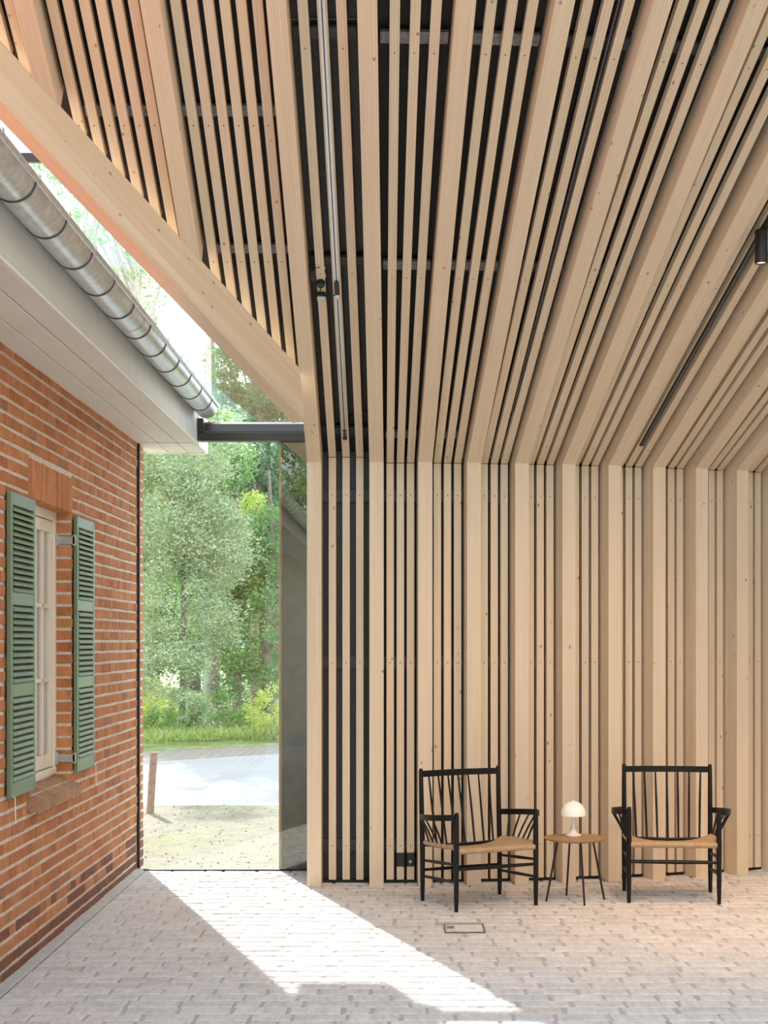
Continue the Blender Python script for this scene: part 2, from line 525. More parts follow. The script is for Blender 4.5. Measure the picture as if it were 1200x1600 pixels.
# ---- ceiling
ceil_ = empty('ceiling', label='sloping timber ceiling of fanned rafters and slats over black panels', kind='structure')
C_PAN = 0.165
def rafter(s, r0=None, name='rafter'):
    c, t, n = plan(s)
    u = n * CP + UP * SP; nu = -n * SP + UP * CP
    if r0 is None:
        f0 = [wpt(s, 0, ZK, -PW/2), wpt(s, 0, ZK, PW/2)]
        zt = ZK + PD * (1 - SP) / CP
        b0 = [wpt(s, PD, zt, PW/2), wpt(s, PD, zt, -PW/2)]
    else:
        f0 = [cpt(s, r0 + 1.551 * PW/2, 0, -PW/2), cpt(s, r0 - 1.551 * PW/2, 0, PW/2)]
        b0 = [p + nu * PD for p in (f0[1], f0[0])]
    f1 = [cpt(s, R_END, 0, -PW/2), cpt(s, R_END, 0, PW/2)]
    b1 = [p + nu * PD for p in (f1[1], f1[0])]
    member(name, f0 + b0 + f1 + b1, MAT['spruce'], ceil_, wpt(s, 0, ZK), t, nu, u)
def cbatten(s, dc, r0, rails):
    c, t, n = plan(s)
    u = n * CP + UP * SP; nu = -n * SP + UP * CP
    f0 = [cpt(s, r0, dc, -BW/2), cpt(s, r0, dc, BW/2)]; f1 = [cpt(s, R_END, dc, -BW/2), cpt(s, R_END, dc, BW/2)]
    b0 = [p + nu * BT for p in f0[::-1]]; b1 = [p + nu * BT for p in f1[::-1]]
    ex = [dot(cpt(s, r, dc), -nu, u) for r in rails if r > r0]
    member('batten', f0 + b0 + f1 + b1, MAT['spruce'], ceil_, cpt(s, r0, dc), t, nu, u, ex)
def cslab(sa, sb, ra0, ra1, d0, d1, mat, name, rb0=None, ea=0.0, eb=0.0):
    rb0 = ra0 if rb0 is None else rb0
    b = MB()
    b.hexa([cpt(sa, ra0, d0, ea), cpt(sb, rb0, d0, eb), cpt(sb, ra1, d0, eb), cpt(sa, ra1, d0, ea),
            cpt(sa, ra0, d1, ea), cpt(sb, rb0, d1, eb), cpt(sb, ra1, d1, eb), cpt(sa, ra1, d1, ea)][::1])
    return b.build(name, mat, ceil_)
for s in POST_S: rafter(s)
for x in XL[1:]: rafter(x - X0, Y0 - hip_y(x) - 0.03)
R_RAILS = [0.104, 1.40, 2.69, 3.95]
for sl, dc, i in BAYS:
    for s in sl: cbatten(s, dc, dc * SP - W_REC, [r - 0.045 for r in R_RAILS])
    sa, sb = POST_S[i], POST_S[i+1]
    rr = [-0.16, 0.14, 1.44, 2.73, R_END]
    for k in range(4):
        cslab(sa, sb, rr[k] + 0.004, rr[k+1] - 0.004, C_PAN + (0.035 if i == 0 else 0), C_PAN + 0.08, MAT['panel_grey' if i == 0 else 'panel_black'], 'panel')
    for r in R_RAILS:
        cslab(sa, sb, r - 0.028, r + 0.028, dc + BT, dc + BT + 0.022, MAT['bracket_steel' if i in (1, 2) else 'rail_black'], 'rail', ea=PW/2 + 0.012, eb=-PW/2 - 0.012)
L_RAILS = [1.486, 2.30, 3.7]
for k in range(len(XL) - 1):
    xa, xb = XL[k+1], XL[k]
    for s in slats_between(xa - X0, xb - X0, 6):
        cbatten(s, 0.107, Y0 - hip_y(s + X0) - 0.16, [r - 0.045 for r in L_RAILS])
    cslab(xa - X0, xb - X0, Y0 - hip_y(xa) - 0.2, R_END, 0.185, 0.24, MAT['panel_black'], 'panel', rb0=Y0 - hip_y(xb) - 0.2)
    for r in L_RAILS:
        if r > Y0 - hip_y(xb) - 0.1:
            lo = max(xa, -0.64 + (10 - r - 9.23) / 1.551)
            cslab(lo - X0 + (PW/2 if lo == xa else 0.0), xb - X0 - PW/2, r - 0.028, r + 0.028, 0.107 + BT, 0.107 + BT + 0.022, MAT['bracket_steel'], 'rail')
# added unseen roof running on to the right, shuts out sky light
b = MB()
for a, c2 in zip(ss[:-1], ss[1:]):
    b.hexa([cpt(a, -0.1, 0.05), cpt(c2, -0.1, 0.05), cpt(c2, R_END, 0.05), cpt(a, R_END, 0.05), cpt(a, -0.1, 0.2), cpt(c2, -0.1, 0.2), cpt(c2, R_END, 0.2), cpt(a, R_END, 0.2)])
b.build('added_boarding', MAT['spruce'], ceil_)
b = MB(); b.hexa([(3.0, 5.2, 5.45), (6.6, 5.2, 5.45), (6.6, -4.2, 3.4), (3.0, -4.2, 3.4), (3.0, 5.2, 5.6), (6.6, 5.2, 5.6), (6.6, -4.2, 3.55), (3.0, -4.2, 3.55)])
b.build('added_shade_slope', MAT['spruce'], ceil_)  # unseen slope added overhead to keep daylight off the right side
# hip beam along the glazed corner
def hip(x, drop, side):
    y = hip_y(x)
    p = Vector((x, y, ZK + TS * (Y0 - y) + 0.012 - drop))
    return p + Vector((-0.841, 0.542, 0)) * side
xa, xb = -0.640, -2.95
u = (hip(xb, 0, 0) - hip(xa, 0, 0)).normalized()
sd = Vector((-0.841, 0.542, 0)); nu = u.cross(sd).normalized()
if nu.z < 0: nu = -nu
HB = 0.285
member('hip_beam', [hip(-0.606, HB, 0), hip(-0.606, HB, 0.10), hip(xa, 0, 0.10), hip(xa, 0, 0), hip(xb, HB, 0), hip(xb, HB, 0.10), hip(xb, 0, 0.10), hip(xb, 0, 0)],
       MAT['spruce'], ceil_, hip(xa, HB, 0), sd, nu, u)

# ---- old brick house wall
XW = -1.865
Y_END = 10.92
WZ = 2.985
COURSE = 0.0667
OY0, OY1, OZ0, OZ1 = 7.62, 8.575, 0.855, 2.325
wl = empty('wall_left', (XW, 8.0, 0), label='old orange-red brick wall with pale mortar and green-shuttered window', kind='structure')
def loc(o): return Matrix.Translation(Vector((-XW, -8.0, 0)))
b = MB()
xf, xb_ = XW - 0.0055, XW - 0.30
b.box(xb_, xf, -8.0, OY0, 0, WZ); b.box(xb_, xf, OY1 + 0.006, Y_END - 0.006, 0, WZ)
b.box(xb_, xf, OY0, OY1 + 0.006, 0, OZ0 - 0.03); b.box(xb_, xf, OY0, OY1 + 0.006, OZ1 + 0.012, WZ)
b.build('mortar_bed', MAT['mortar'], wl, M=loc(0))
# brick variants in unit size (length along y, front towards +x), chamfered and a little uneven
def brick_variant(L, H, D, seed):
    r_ = random.Random(seed); j = lambda a: r_.uniform(-a, a)
    c = 0.004
    b_ = MB()
    y0, y1, z0, z1 = -L/2, L/2, 0, H
    back = [(-D, y0, z0), (-D, y1, z0), (-D, y1, z1), (-D, y0, z1)]
    mid = [(-c + j(.001), y0 + j(.002), z0 + j(.0022)), (-c + j(.001), y1 + j(.002), z0 + j(.0022)), (-c + j(.001), y1 + j(.002), z1 + j(.0022)), (-c + j(.001), y0 + j(.002), z1 + j(.0022))]
    fr_ = [(j(.0015), y0 + c + j(.002), z0 + c + j(.0015)), (j(.0015), y1 - c + j(.002), z0 + c + j(.0015)), (j(.0015), y1 - c + j(.002), z1 - c + j(.0015)), (j(.0015), y0 + c + j(.002), z1 - c + j(.0015))]
    b_.add(back + mid + fr_, [(0, 1, 5, 4), (1, 2, 6, 5), (2, 3, 7, 6), (3, 0, 4, 7), (4, 5, 9, 8), (5, 6, 10, 9), (6, 7, 11, 10), (7, 4, 8, 11), (8, 9, 10, 11)])
    return b_
SL, HL, BH = 0.2325, 0.1135, 0.0508
br_mesh = {}
cand = []
nc = int(WZ / COURSE) + 1
for k in range(nc):
    z = 0.004 + k * COURSE
    if z + BH > WZ + 0.05: continue
    stretch = k % 2 == 0
    L = SL if stretch else HL
    mod = L + 0.007
    y = Y_END + (0 if stretch else 0.0) - L
    y_hi = Y_END
    first = True
    off = (k // 2 % 2) * 0.06 if stretch else 0.06
    y_hi = Y_END - 0.001
    cur = y_hi
    if off and not stretch: cur_l = [0.17]
    elif off: cur_l = [0.165]
    else: cur_l = []
    while cur > 1.0:
        l = cur_l.pop() if cur_l else L + rng.uniform(-0.004, 0.004)
        if stretch and rng.random() < 0.13: l = HL + rng.uniform(-.003, .003)
        segs = [(cur - l, cur, z, min(z + BH, WZ))]
        zz0, zz1 = segs[0][2], segs[0][3]
        # keep clear of the opening, the flat arch and the sill
        out = []
        for a, c_, p0, p1 in segs:
            A0, A1 = (OY0, OY1) if p0 < OZ1 - 0.02 else (OY0 - 0.02, OY1 + 0.02)
            blocked = (p1 > OZ0 - 0.075 + 0.01 and p0 < OZ1 + 0.195)
            if not blocked or c_ <= A0 or a >= A1: out.append((a, c_, p0, p1))
            else:
                if a < A0: out.append((min(a, A0 - 0.05), A0, p0, p1)); cur_next = min(a, A0 - 0.05)
                if c_ > A1:
                    if c_ - A1 > 0.035: out.append((A1, c_, p0, p1))
                    else:
                        qa = cand.pop(); cand.append((A1, qa[1], qa[2], qa[3]))
        for a, c_, p0, p1 in out:
            cand.append((a, c_, p0, p1))
        cur -= l + 0.007
vis = sorted([q for q in cand if q[1] > 7.02], key=lambda q: q[0] + abs(q[2] - 1.6) * 0.25)
near = set(id(q) for q in vis[:300])
stuff = MB(); stuff_low = MB()
for q in cand:
    a, c_, p0, p1 = q
    ln = c_ - a
    low = p0 < 0.12 or (p0 < 0.24 and rng.random() < 0.5)
    kind = 's' if ln > 0.15 else 'h'
    reveal = abs(a - OY1) < 0.004 or abs(c_ - OY0) < 0.004
    D = 0.105 if reveal else 0.03
    vseed = rng.randrange(6)
    key = (kind, vseed, low, reveal)
    base = SL if kind == 's' else HL
    if id(q) in near:
        if key not in br_mesh:
            br_mesh[key] = brick_variant(base, BH, D, vseed + (10 if kind == 's' else 20)).mesh('brick', MAT['brick_plinth' if low else 'brick_red'])
        M = Matrix.Translation(Vector((rng.uniform(-.003, .002), (a + c_) / 2 - 8.0, p0))) @ Matrix.Diagonal((1, ln / base, (p1 - p0) / BH, 1))
        link('brick', br_mesh[key], wl, M)
    else:
        v = brick_variant(base, BH, D, vseed + (10 if kind == 's' else 20))
        dx = rng.uniform(-.003, .002)
        (stuff_low if low else stuff).add([(p[0] + XW + dx, p[1] * ln / base + (a + c_) / 2, p[2] * (p1 - p0) / BH + p0) for p in v.v], v.f)
tag(stuff.build('brick_courses', MAT['brick_red'], wl, M=loc(0)), kind='stuff')
tag(stuff_low.build('plinth_courses', MAT['brick_plinth'], wl, M=loc(0)), kind='stuff')
# flat arch of bricks on edge above the window
na = 15
aw = (OY1 + 0.02 - (OY0 - 0.02)) / na
amesh = [brick_variant(aw - 0.008, 0.195, 0.11, 60 + k).mesh('arch_brick', MAT['brick_red']) for k in range(4)]
for k in range(na):
    link('arch_brick', amesh[k % 4], wl, Matrix.Translation(Vector((rng.uniform(-.002, .003), OY0 - 0.02 + aw * (k + .5) - 8.0, OZ1 - 0.012))))
# sloping brick sill
ns = 8
sy0, sy1 = OY0 - 0.05, OY1 - 0.005
sw = (sy1 - sy0) / ns
b = MB()
h_ = sw / 2 - 0.004
b.hexa([(-0.09, -h_, -0.055), (0.05, -h_, -0.105), (0.05, h_, -0.105), (-0.09, h_, -0.055), (-0.09, -h_, 0.0), (0.062, -h_, -0.052), (0.062, h_, -0.052), (-0.09, h_, 0.0)])
sm = b.mesh('sill_brick', MAT['brick_sill'])
for k in range(ns):
    link('sill_brick', sm, wl, Matrix.Translation(Vector((0, sy0 + sw * (k + .5) - 8.0, 0.852 + rng.uniform(-.002, .002)))))
b = MB(); b.hexa([(XW - 0.1, sy0 + .03, .79), (XW + .045, sy0 + .03, .742), (XW + .045, sy1 - .004, .742), (XW - 0.1, sy1 - .004, .79), (XW - 0.1, sy0 + .03, .846), (XW + .055, sy0 + .03, .79), (XW + .055, sy1 - .004, .79), (XW - 0.1, sy1 - .004, .846)])
b.build('sill_mortar', MAT['mortar'], wl, M=loc(0))
# cement fillet along the foot of the wall
b = MB(); b.hexa([(XW - .005, -8, 0), (XW + .05, -8, 0), (XW + .05, 10.68, 0), (XW - .005, 10.68, 0), (XW - .005, -8, .022), (XW + .04, -8, .007), (XW + .04, 10.68, .007), (XW - .005, 10.68, .022)])
b.build('cement_fillet', MAT['cement'], wl, M=loc(0))
# the rest of the house body, out of sight
b = MB(); b.box(-8.0, XW - 0.30, Y_END - 0.3, Y_END - 0.01, 0, 3.2); b.box(-8.0, XW - 0.02, -8.1, -8.0, 0, 3.2)
b.build('gable_masonry', MAT['brick_red'], wl, M=loc(0))

# ---- house window
win = empty('window_1', (XW - 0.09, (OY0 + OY1) / 2, 0.86), label='cream casement window with glazing bars in the brick wall', kind='structure')
ox, oy, oz = win.location
def wbox(parent, name, x0, x1, y0, y1, z0, z1, mat, bev=0.003):
    b_ = MB(); b_.bbox(x0 - ox, x1 - ox, y0 - oy, y1 - oy, z0 - oz, z1 - oz, bev); return b_.build(name, mat, parent)
fx1 = XW - 0.085; fx0 = fx1 - 0.06
for y0, y1 in ((OY0, OY0 + 0.05), (OY1 - 0.05, OY1)): wbox(win, 'jamb', fx0, fx1, y0, y1, 0.865, 2.32, MAT['window_cream'])
wbox(win, 'head', fx0, fx1, OY0 + .05, OY1 - .05, 2.265, 2.32, MAT['window_cream'])
wbox(win, 'bottom_rail', fx0, fx1 + 0.012, OY0 + .05, OY1 - .05, 0.865, 0.90, MAT['window_cream'])
ym = (OY0 + OY1) / 2
for y0, y1 in ((OY0 + .052, ym - .003), (ym + .003, OY1 - .052)):
    ca = empty('casement', (0, 0, 0), parent=win)
    cx0, cx1 = fx0 + 0.01, fx1 - 0.008
    z0, z1 = 0.905, 2.26
    for a, c_ in ((y0, y0 + .05), (y1 - .05, y1)): wbox(ca, 'stile', cx0, cx1, a, c_, z0, z1, MAT['window_cream'])
    wbox(ca, 'top_rail', cx0, cx1, y0 + .05, y1 - .05, z1 - .065, z1, MAT['window_cream'])
    wbox(ca, 'low_rail', cx0, cx1, y0 + .05, y1 - .05, z0, z0 + .075, MAT['window_cream'])
    zb = [z0 + .075, z0 + .075 + .405, z0 + .075 + .81, z1 - .065]
    for z in zb[1:3]: wbox(ca, 'glazing_bar', cx0 + .008, cx1 - .004, y0 + .05, y1 - .05, z - .011, z + .011, MAT['window_cream'])
    yc = (y0 + y1) / 2
    wbox(ca, 'glazing_bar', cx0 + .008, cx1 - .004, yc - .011, yc + .011, z0 + .075, z1 - .065, MAT['window_cream'])
    for a, c_ in ((y0 + .05, yc - .011), (yc + .011, y1 - .05)):
        for k in range(3):
            wbox(ca, 'pane', cx0 + .016, cx0 + .021, a, c_, zb[k] + .011, zb[k+1] - .011, MAT['glass_pane'], 0.0005)
wbox(win, 'curtain', fx0 - 0.05, fx0 - 0.04, OY0, OY1, 0.865, 2.32, MAT['curtain'], 0.001)

# ---- eave of the old house
XF = -1.445; ZS = 2.975
eave = empty('trim_1', (XF, 8.0, ZS), label='white boarded eave of the brick house under the gutter', kind='structure')
def ebuild(b_, name, mat): return b_.build(name, mat, eave, M=Matrix.Translation(Vector((-XF, -8.0, -ZS))))
ye = 10.66
xs = [XW - 0.02, XW + 0.135, XW + 0.275, XF - 0.028]
for k in range(3):
    b = MB(); b.bbox(xs[k] + .0035, xs[k+1] - .0035, -8.0, ye, ZS, ZS + .02, .003); ebuild(b, 'soffit_board', MAT['white_board'])
    b = MB(); b.bbox(xs[k] + .0035, xs[k+1] - .0035, ye + .004, 11.2, ZS - .004, ZS + .02, .003); ebuild(b, 'soffit_board', MAT['white_board'])
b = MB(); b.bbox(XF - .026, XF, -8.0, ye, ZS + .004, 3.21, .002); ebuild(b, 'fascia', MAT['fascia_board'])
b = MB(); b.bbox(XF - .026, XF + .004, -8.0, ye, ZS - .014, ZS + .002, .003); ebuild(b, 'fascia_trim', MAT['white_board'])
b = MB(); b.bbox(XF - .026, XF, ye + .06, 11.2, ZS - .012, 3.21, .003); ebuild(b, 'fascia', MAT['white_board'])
b = MB(); b.bbox(XW - .02, XF, 11.2, 11.225, ZS - .012, 3.21, .003); ebuild(b, 'end_board', MAT['white_board'])
b = MB(); b.box(XW - .02, XF - .026, -8.0, 11.2, ZS + .025, ZS + .03); ebuild(b, 'soffit_backing', MAT['seal_black'])
# house roof: sloping slab with pantile rows
roof = empty('roof', (XF, 8.0, 3.22), label='red tiled roof of the old house above the gutter', kind='structure')
RS = 0.577
b = MB()
b.hexa([(0.03, -16, 0), (0.03, 3.2, 0), (-6.5, 3.2, 6.53 * RS), (-6.5, -16, 6.53 * RS), (0.03, -16, .06), (0.03, 3.2, .06), (-6.5, 3.2, 6.53 * RS + .06), (-6.5, -16, 6.53 * RS + .06)])
b.build('roof_deck', MAT['roof_tile'], roof)
for k in range(20):
    x1 = 0.07 - 0.32 * k; z1 = -(x1 - 0.03) * RS + 0.06
    x2 = x1 - 0.33; z2 = -(x2 - 0.03) * RS + 0.06
    b = MB(); b.hexa([(x1, -16, z1), (x1, 3.2, z1), (x2, 3.2, z2), (x2, -16, z2), (x1, -16, z1 + .045), (x1, 3.2, z1 + .045), (x2, 3.2, z2 + .012), (x2, -16, z2 + .012)])
    b.build('tile_row', MAT['roof_tile'], roof)

# ---- floor of pale bricks
floor = empty('floor', label='floor of pale grey bricks laid flat in running rows', kind='structure')
b = MB(); b.box(XW - .3, 9.0, -8.0, 10.72, -0.25, -0.006); b.build('joint_bed', MAT['floor_joint'], floor)
def paver_variant(L, W, seed):
    r_ = random.Random(seed); j = lambda a: r_.uniform(-a, a)
    c, D = 0.005, 0.03
    b_ = MB()
    x0, x1, y0, y1 = -L/2, L/2, -W/2, W/2
    lo = [(x0, y0, -D), (x1, y0, -D), (x1, y1, -D), (x0, y1, -D)]
    md = [(x0 + j(.004), y0 + j(.002), -c), (x1 + j(.004), y0 + j(.002), -c), (x1 + j(.004), y1 + j(.002), -c), (x0 + j(.004), y1 + j(.002), -c)]
    hi = [(p[0] + sx * c * 1.2 , p[1] + sy * c, j(.0012)) for p, sx, sy in zip(md, (1, -1, -1, 1), (1, 1, -1, -1))]
    b_.add(lo + md + hi, [(0, 1, 5, 4), (1, 2, 6, 5), (2, 3, 7, 6), (3, 0, 4, 7), (4, 5, 9, 8), (5, 6, 10, 9), (6, 7, 11, 10), (7, 4, 8, 11), (8, 9, 10, 11)])
    return b_
HX0, HX1, HY0, HY1 = 0.215, 0.435, 8.43, 8.665           # floor hatch
pv = []
y = 10.69 - 0.06
row = 0
while y > -2.0:
    x = XW + 0.05
    firstl = (0.112 if row % 2 else 0.222) + rng.uniform(-.035, .035) * (1 if row % 3 else -1)
    firstl = max(.07, min(firstl, .225))
    while x < 7.5:
        l = firstl if firstl else rng.choice([0.222] * 12 + [0.215, 0.228, 0.228, 0.225, 0.168, 0.110])
        firstl = None
        j_ = 0.013 + rng.uniform(-.004, .006)
        x1 = x + l
        if not (x1 > HX0 - .01 and x < HX1 + .01 and y + .056 > HY0 and y - .056 < HY1):
            pv.append((x, x1, y))
        else:
            if x < HX0 - .04: pv.append((x, HX0 - .006, y))
            if x1 > HX1 + .04: pv.append((HX1 + .006, x1, y))
        x = x1 + j_
    y -= 0.1205
    row += 1
def in_view(q):
    x, x1, yy = q
    if yy < 6.36 or yy > 10.7: return False
    xp = PX + (x + x1) / 2 * F / yy
    return -20 < xp < 1220
pvs = sorted([q for q in pv if in_view(q)], key=lambda q: q[2])
pnear = set(id(q) for q in pvs[:300])
pstuff = MB(); pm = {}
for q in pv:
    x, x1, yy = q; ln = x1 - x
    kind = 0.222 if ln > 0.15 else 0.11
    sd_ = rng.randrange(6)
    dz, rz = rng.uniform(-.0015, .0012), rng.uniform(-.006, .006)
    if id(q) in pnear:
        if (kind, sd_) not in pm: pm[(kind, sd_)] = paver_variant(kind, 0.110, sd_ + 100 + (0 if kind > .2 else 50)).mesh('floor_brick', MAT['paver'])
        link('floor_brick', pm[(kind, sd_)], floor, Matrix.Translation(Vector(((x + x1) / 2, yy, dz))) @ Matrix.Rotation(rz, 4, 'Z') @ Matrix.Diagonal((ln / kind, 1, 1, 1)))
    else:
        v = paver_variant(kind, 0.110, sd_ + 100 + (0 if kind > .2 else 50))
        pstuff.add([(p[0] * ln / kind + (x + x1) / 2, p[1] + yy, p[2] + dz) for p in v.v], v.f)
tag(pstuff.build('brick_paving', MAT['paver'], floor), kind='stuff')

# ---- glazed end between brick house and timber wall
YG = 10.69
gz = empty('window_2', (-1.2, YG, 0), label='tall glass wall between brick house and timber frame with dark steel rail', kind='structure')
def gbuild(b_, name, mat): return b_.build(name, mat, gz, M=Matrix.Translation(Vector((1.2, -YG, 0))))
b = MB(); b.box(XW + .012, -0.60, YG, YG + .008, .006, 2.995); gbuild(b, 'pane', MAT['glass_pane'])
# gable glass above the rail, two sheets with a joint; its top follows the glazed roof
def bz(x): return 3.16 + .937 * (-.64 - x)
def gable(x0, x1, zb0, zb1):
    b_ = MB(); b_.hexa([(x0, YG, zb0), (x1, YG, zb1), (x1, YG + .008, zb1), (x0, YG + .008, zb0), (x0, YG, bz(x0)), (x1, YG, bz(x1)), (x1, YG + .008, bz(x1)), (x0, YG + .008, bz(x0))])
    return gbuild(b_, 'gable_pane', MAT['glass_pane'])
gable(-1.322, -0.66, 3.12, 3.12)
gable(-3.2, -1.328, 3.14 + (3.2 - 1.328) * .577, 3.14)
b = MB(); b.bbox(-1.443, -0.60, YG - .05, YG + .03, 2.985, 3.045, .004); gbuild(b, 'steel_rail', MAT['steel_dark'])
b = MB(); b.hexa([(-1.443, YG - .045, 3.05), (-0.60, YG - .045, 3.05), (-0.60, YG + .04, 3.05), (-1.443, YG + .04, 3.05), (-1.443, YG - .02, 3.105), (-0.60, YG - .02, 3.105), (-0.60, YG + .03, 3.125), (-1.443, YG + .03, 3.125)]); gbuild(b, 'steel_flashing', MAT['steel_dark'])
b = MB(); b.bbox(-1.46, -1.40, YG - .06, YG + .0, 3.05, 3.14, .004); gbuild(b, 'steel_bracket', MAT['steel_dark'])
b = MB(); b.bbox(XW - .002, XW + .014, YG - .02, YG + .02, 0, ZS - .004, .003); gbuild(b, 'wall_seal', MAT['seal_black'])
b = MB(); b.bbox(XW + .014, -0.62, YG - .012, YG + .02, -.004, .008, .002); gbuild(b, 'floor_seal', MAT['seal_black'])
b = MB(); b.bbox(-2.75, -2.42, YG - .02, YG + .03, 4.93, 4.99, .003); gbuild(b, 'gable_bar', MAT['steel_dark'])
# dark clad wall end just outside the glass
b = MB(); b.box(-0.862, -0.2, YG + .03, YG + .22, -.02, 3.0); gbuild(b, 'clad_end', MAT['dark_cladding'])
b = MB(); b.bbox(-0.885, -0.862, YG + .02, YG + .22, -.02, 3.0, .003); gbuild(b, 'corner_edge', MAT['brown_edge'])
# return behind the corner post
b = MB(); b.box(-0.60, -0.57, 10.2, YG + .02, 0, 3.2); gbuild(b, 'return_panel', MAT['panel_grey'])
# roof glazing above the old house
b = MB()
for a in np.arange(-0.72, -3.0, -0.56):
    a2 = max(a - 0.55, -3.2)
    ya, y2 = hip_y(a) + .05, hip_y(a2) + .05
    b.hexa([(a, ya, bz(a)), (a, YG, bz(a)), (a2, YG, bz(a2)), (a2, y2, bz(a2)), (a, ya, bz(a) + .01), (a, YG, bz(a) + .01), (a2, YG, bz(a2) + .01), (a2, y2, bz(a2) + .01)])
gbuild(b, 'roof_glazing', MAT['glass_pane'])

# ---- ground outside
gr = MB(); gr.box(-60, 40, 10.9, 15.2, -.4, -.03)
tag(gr.build('ground', MAT['earth']), 'bare earth with mossy green patches outside the glass', 'ground', kind='structure')
def slab(name, outline, z, mat, label, cat, ztop=None):
    n_ = len(outline); b_ = MB()
    zt = ztop or [z] * n_
    b_.add([(x, y, zz) for (x, y), zz in zip(outline, zt)] + [(x, y, -.5) for x, y in outline],
           [tuple(range(n_)), tuple(range(2 * n_ - 1, n_ - 1, -1))] + [(k, k + n_, (k + 1) % n_ + n_, (k + 1) % n_) for k in range(n_)])
    return tag(b_.build(name, mat), label, cat, kind='structure')
slab('road', [(-60, 15.2), (40, 15.2), (40, 30), (3, 26.6), (-9, 15.5), (-60, 15.4)], -.0305, MAT['asphalt'], 'pale grey road crossing behind the glass wall', 'road')
slab('road_verge', [(-60, 14.8), (40, 14.8), (40, 34), (-60, 34)], -.05, MAT['gravel'], 'gravel verge along the far side of the road', 'verge')
slab('meadow', [(-60, 18.0), (-11, 18.0), (3, 27.8), (40, 31), (40, 90), (-60, 90)], 0, MAT['meadow'], 'green meadow bank below the trees beyond the road', 'meadow', [-.03, -.03, -.03, -.03, 1.2, 1.2])
gr = MB(); gr.box(-60, 60, -60, -8.0, -.4, -.06); gr.box(9.0, 60, -8.0, 10.9, -.4, -.06)
tag(gr.build('lawn', MAT['meadow']), 'grass area outside behind the viewpoint', 'lawn', kind='structure')

# ================================================================== THINGS
# ---- gutter
XG, ZG, RG = -1.362, 3.20, 0.08
gut = empty('gutter', (XG, 8.0, ZG), label='half-round galvanised rain gutter with clips under the roof edge', cat='gutter')
YGE = 10.50
b = MB()
prof_o = [(XG + RG * math.cos(a), ZG + RG * math.sin(a)) for a in [math.pi + math.pi * k / 20 for k in range(21)]]
prof_i = [(XG + (RG - .003) * math.cos(a), ZG + (RG - .003) * math.sin(a)) for a in [math.pi + math.pi * k / 20 for k in range(21)]]
yy = [-16.0, YGE - 8.0]
V = [(x - XG, y_, z - ZG) for y_ in yy for x, z in prof_o]; n_ = 21
Fq = [(k, k + 1, n_ + k + 1, n_ + k) for k in range(20)]
b.add(V, Fq)
b.add([(x - XG, y_, z - ZG) for y_ in yy for x, z in prof_i], [f[::-1] for f in Fq])
b.build('trough', MAT['gutter_zinc'], gut, smooth=True, sharp=40)
b = MB(); b.add([(x - XG, YGE - 8.0, z - ZG) for x, z in prof_o], [tuple(range(21))]); b.add([(x - XG, YGE - 8.002, z - ZG) for x, z in prof_o], [tuple(range(20, -1, -1))]); b.build('end_cap', MAT['gutter_zinc'], gut)
b = MB(); b.tube([(RG, yy[0], 0), (RG, yy[1], 0)], .014, 12); b.build('bead', MAT['gutter_zinc'], gut, smooth=True, sharp=50)
ring = MB()
Vr, Fr = [], []
ro = [(RG + .0035) * 1.0, RG]
for y_ in (-.007, .007):
    for k in range(21):
        a = math.pi + math.pi * k / 20; Vr.append((ro[0] * math.cos(a), y_, ro[0] * math.sin(a)))
for k in range(20): Fr.append((k, k + 1, 21 + k + 1, 21 + k))
for y_ in (-.007, .007):
    for k in range(21):
        a = math.pi + math.pi * k / 20; Vr.append(((RG - .001) * math.cos(a), y_, (RG - .001) * math.sin(a)))
for k in range(20): Fr.append((42 + k, 42 + k + 1, k + 1, k)); Fr.append((21 + k, 21 + k + 1, 63 + k + 1, 63 + k))
ring.add(Vr, Fr)
ringm = ring.mesh('clip', MAT['seam_dark'])
cl = MB(); cl.bbox(RG - .02, RG + .016, -.012, .012, -.006, .017, .003); clipm = cl.mesh('clip_hook', MAT['gutter_zinc'])
for k in range(38):
    y_ = 10.14 - 0.482 * k
    if y_ < -7.9: break
    o = link('clip', ringm, gut, Matrix.Translation(Vector((0, y_ - 8.0, 0))))
    link('clip_hook', clipm, o)
b = MB(); b.tube([(0, 7.55 - 8, 0), (0, 7.556 - 8, 0)], RG + .0012, 48, cap=False)
b2 = MB(); b2.add([p for p in b.v], [f for f in b.f if all(b.v[i][2] < .005 for i in f)]); b2.build('seam', MAT['seam_dark'], gut)

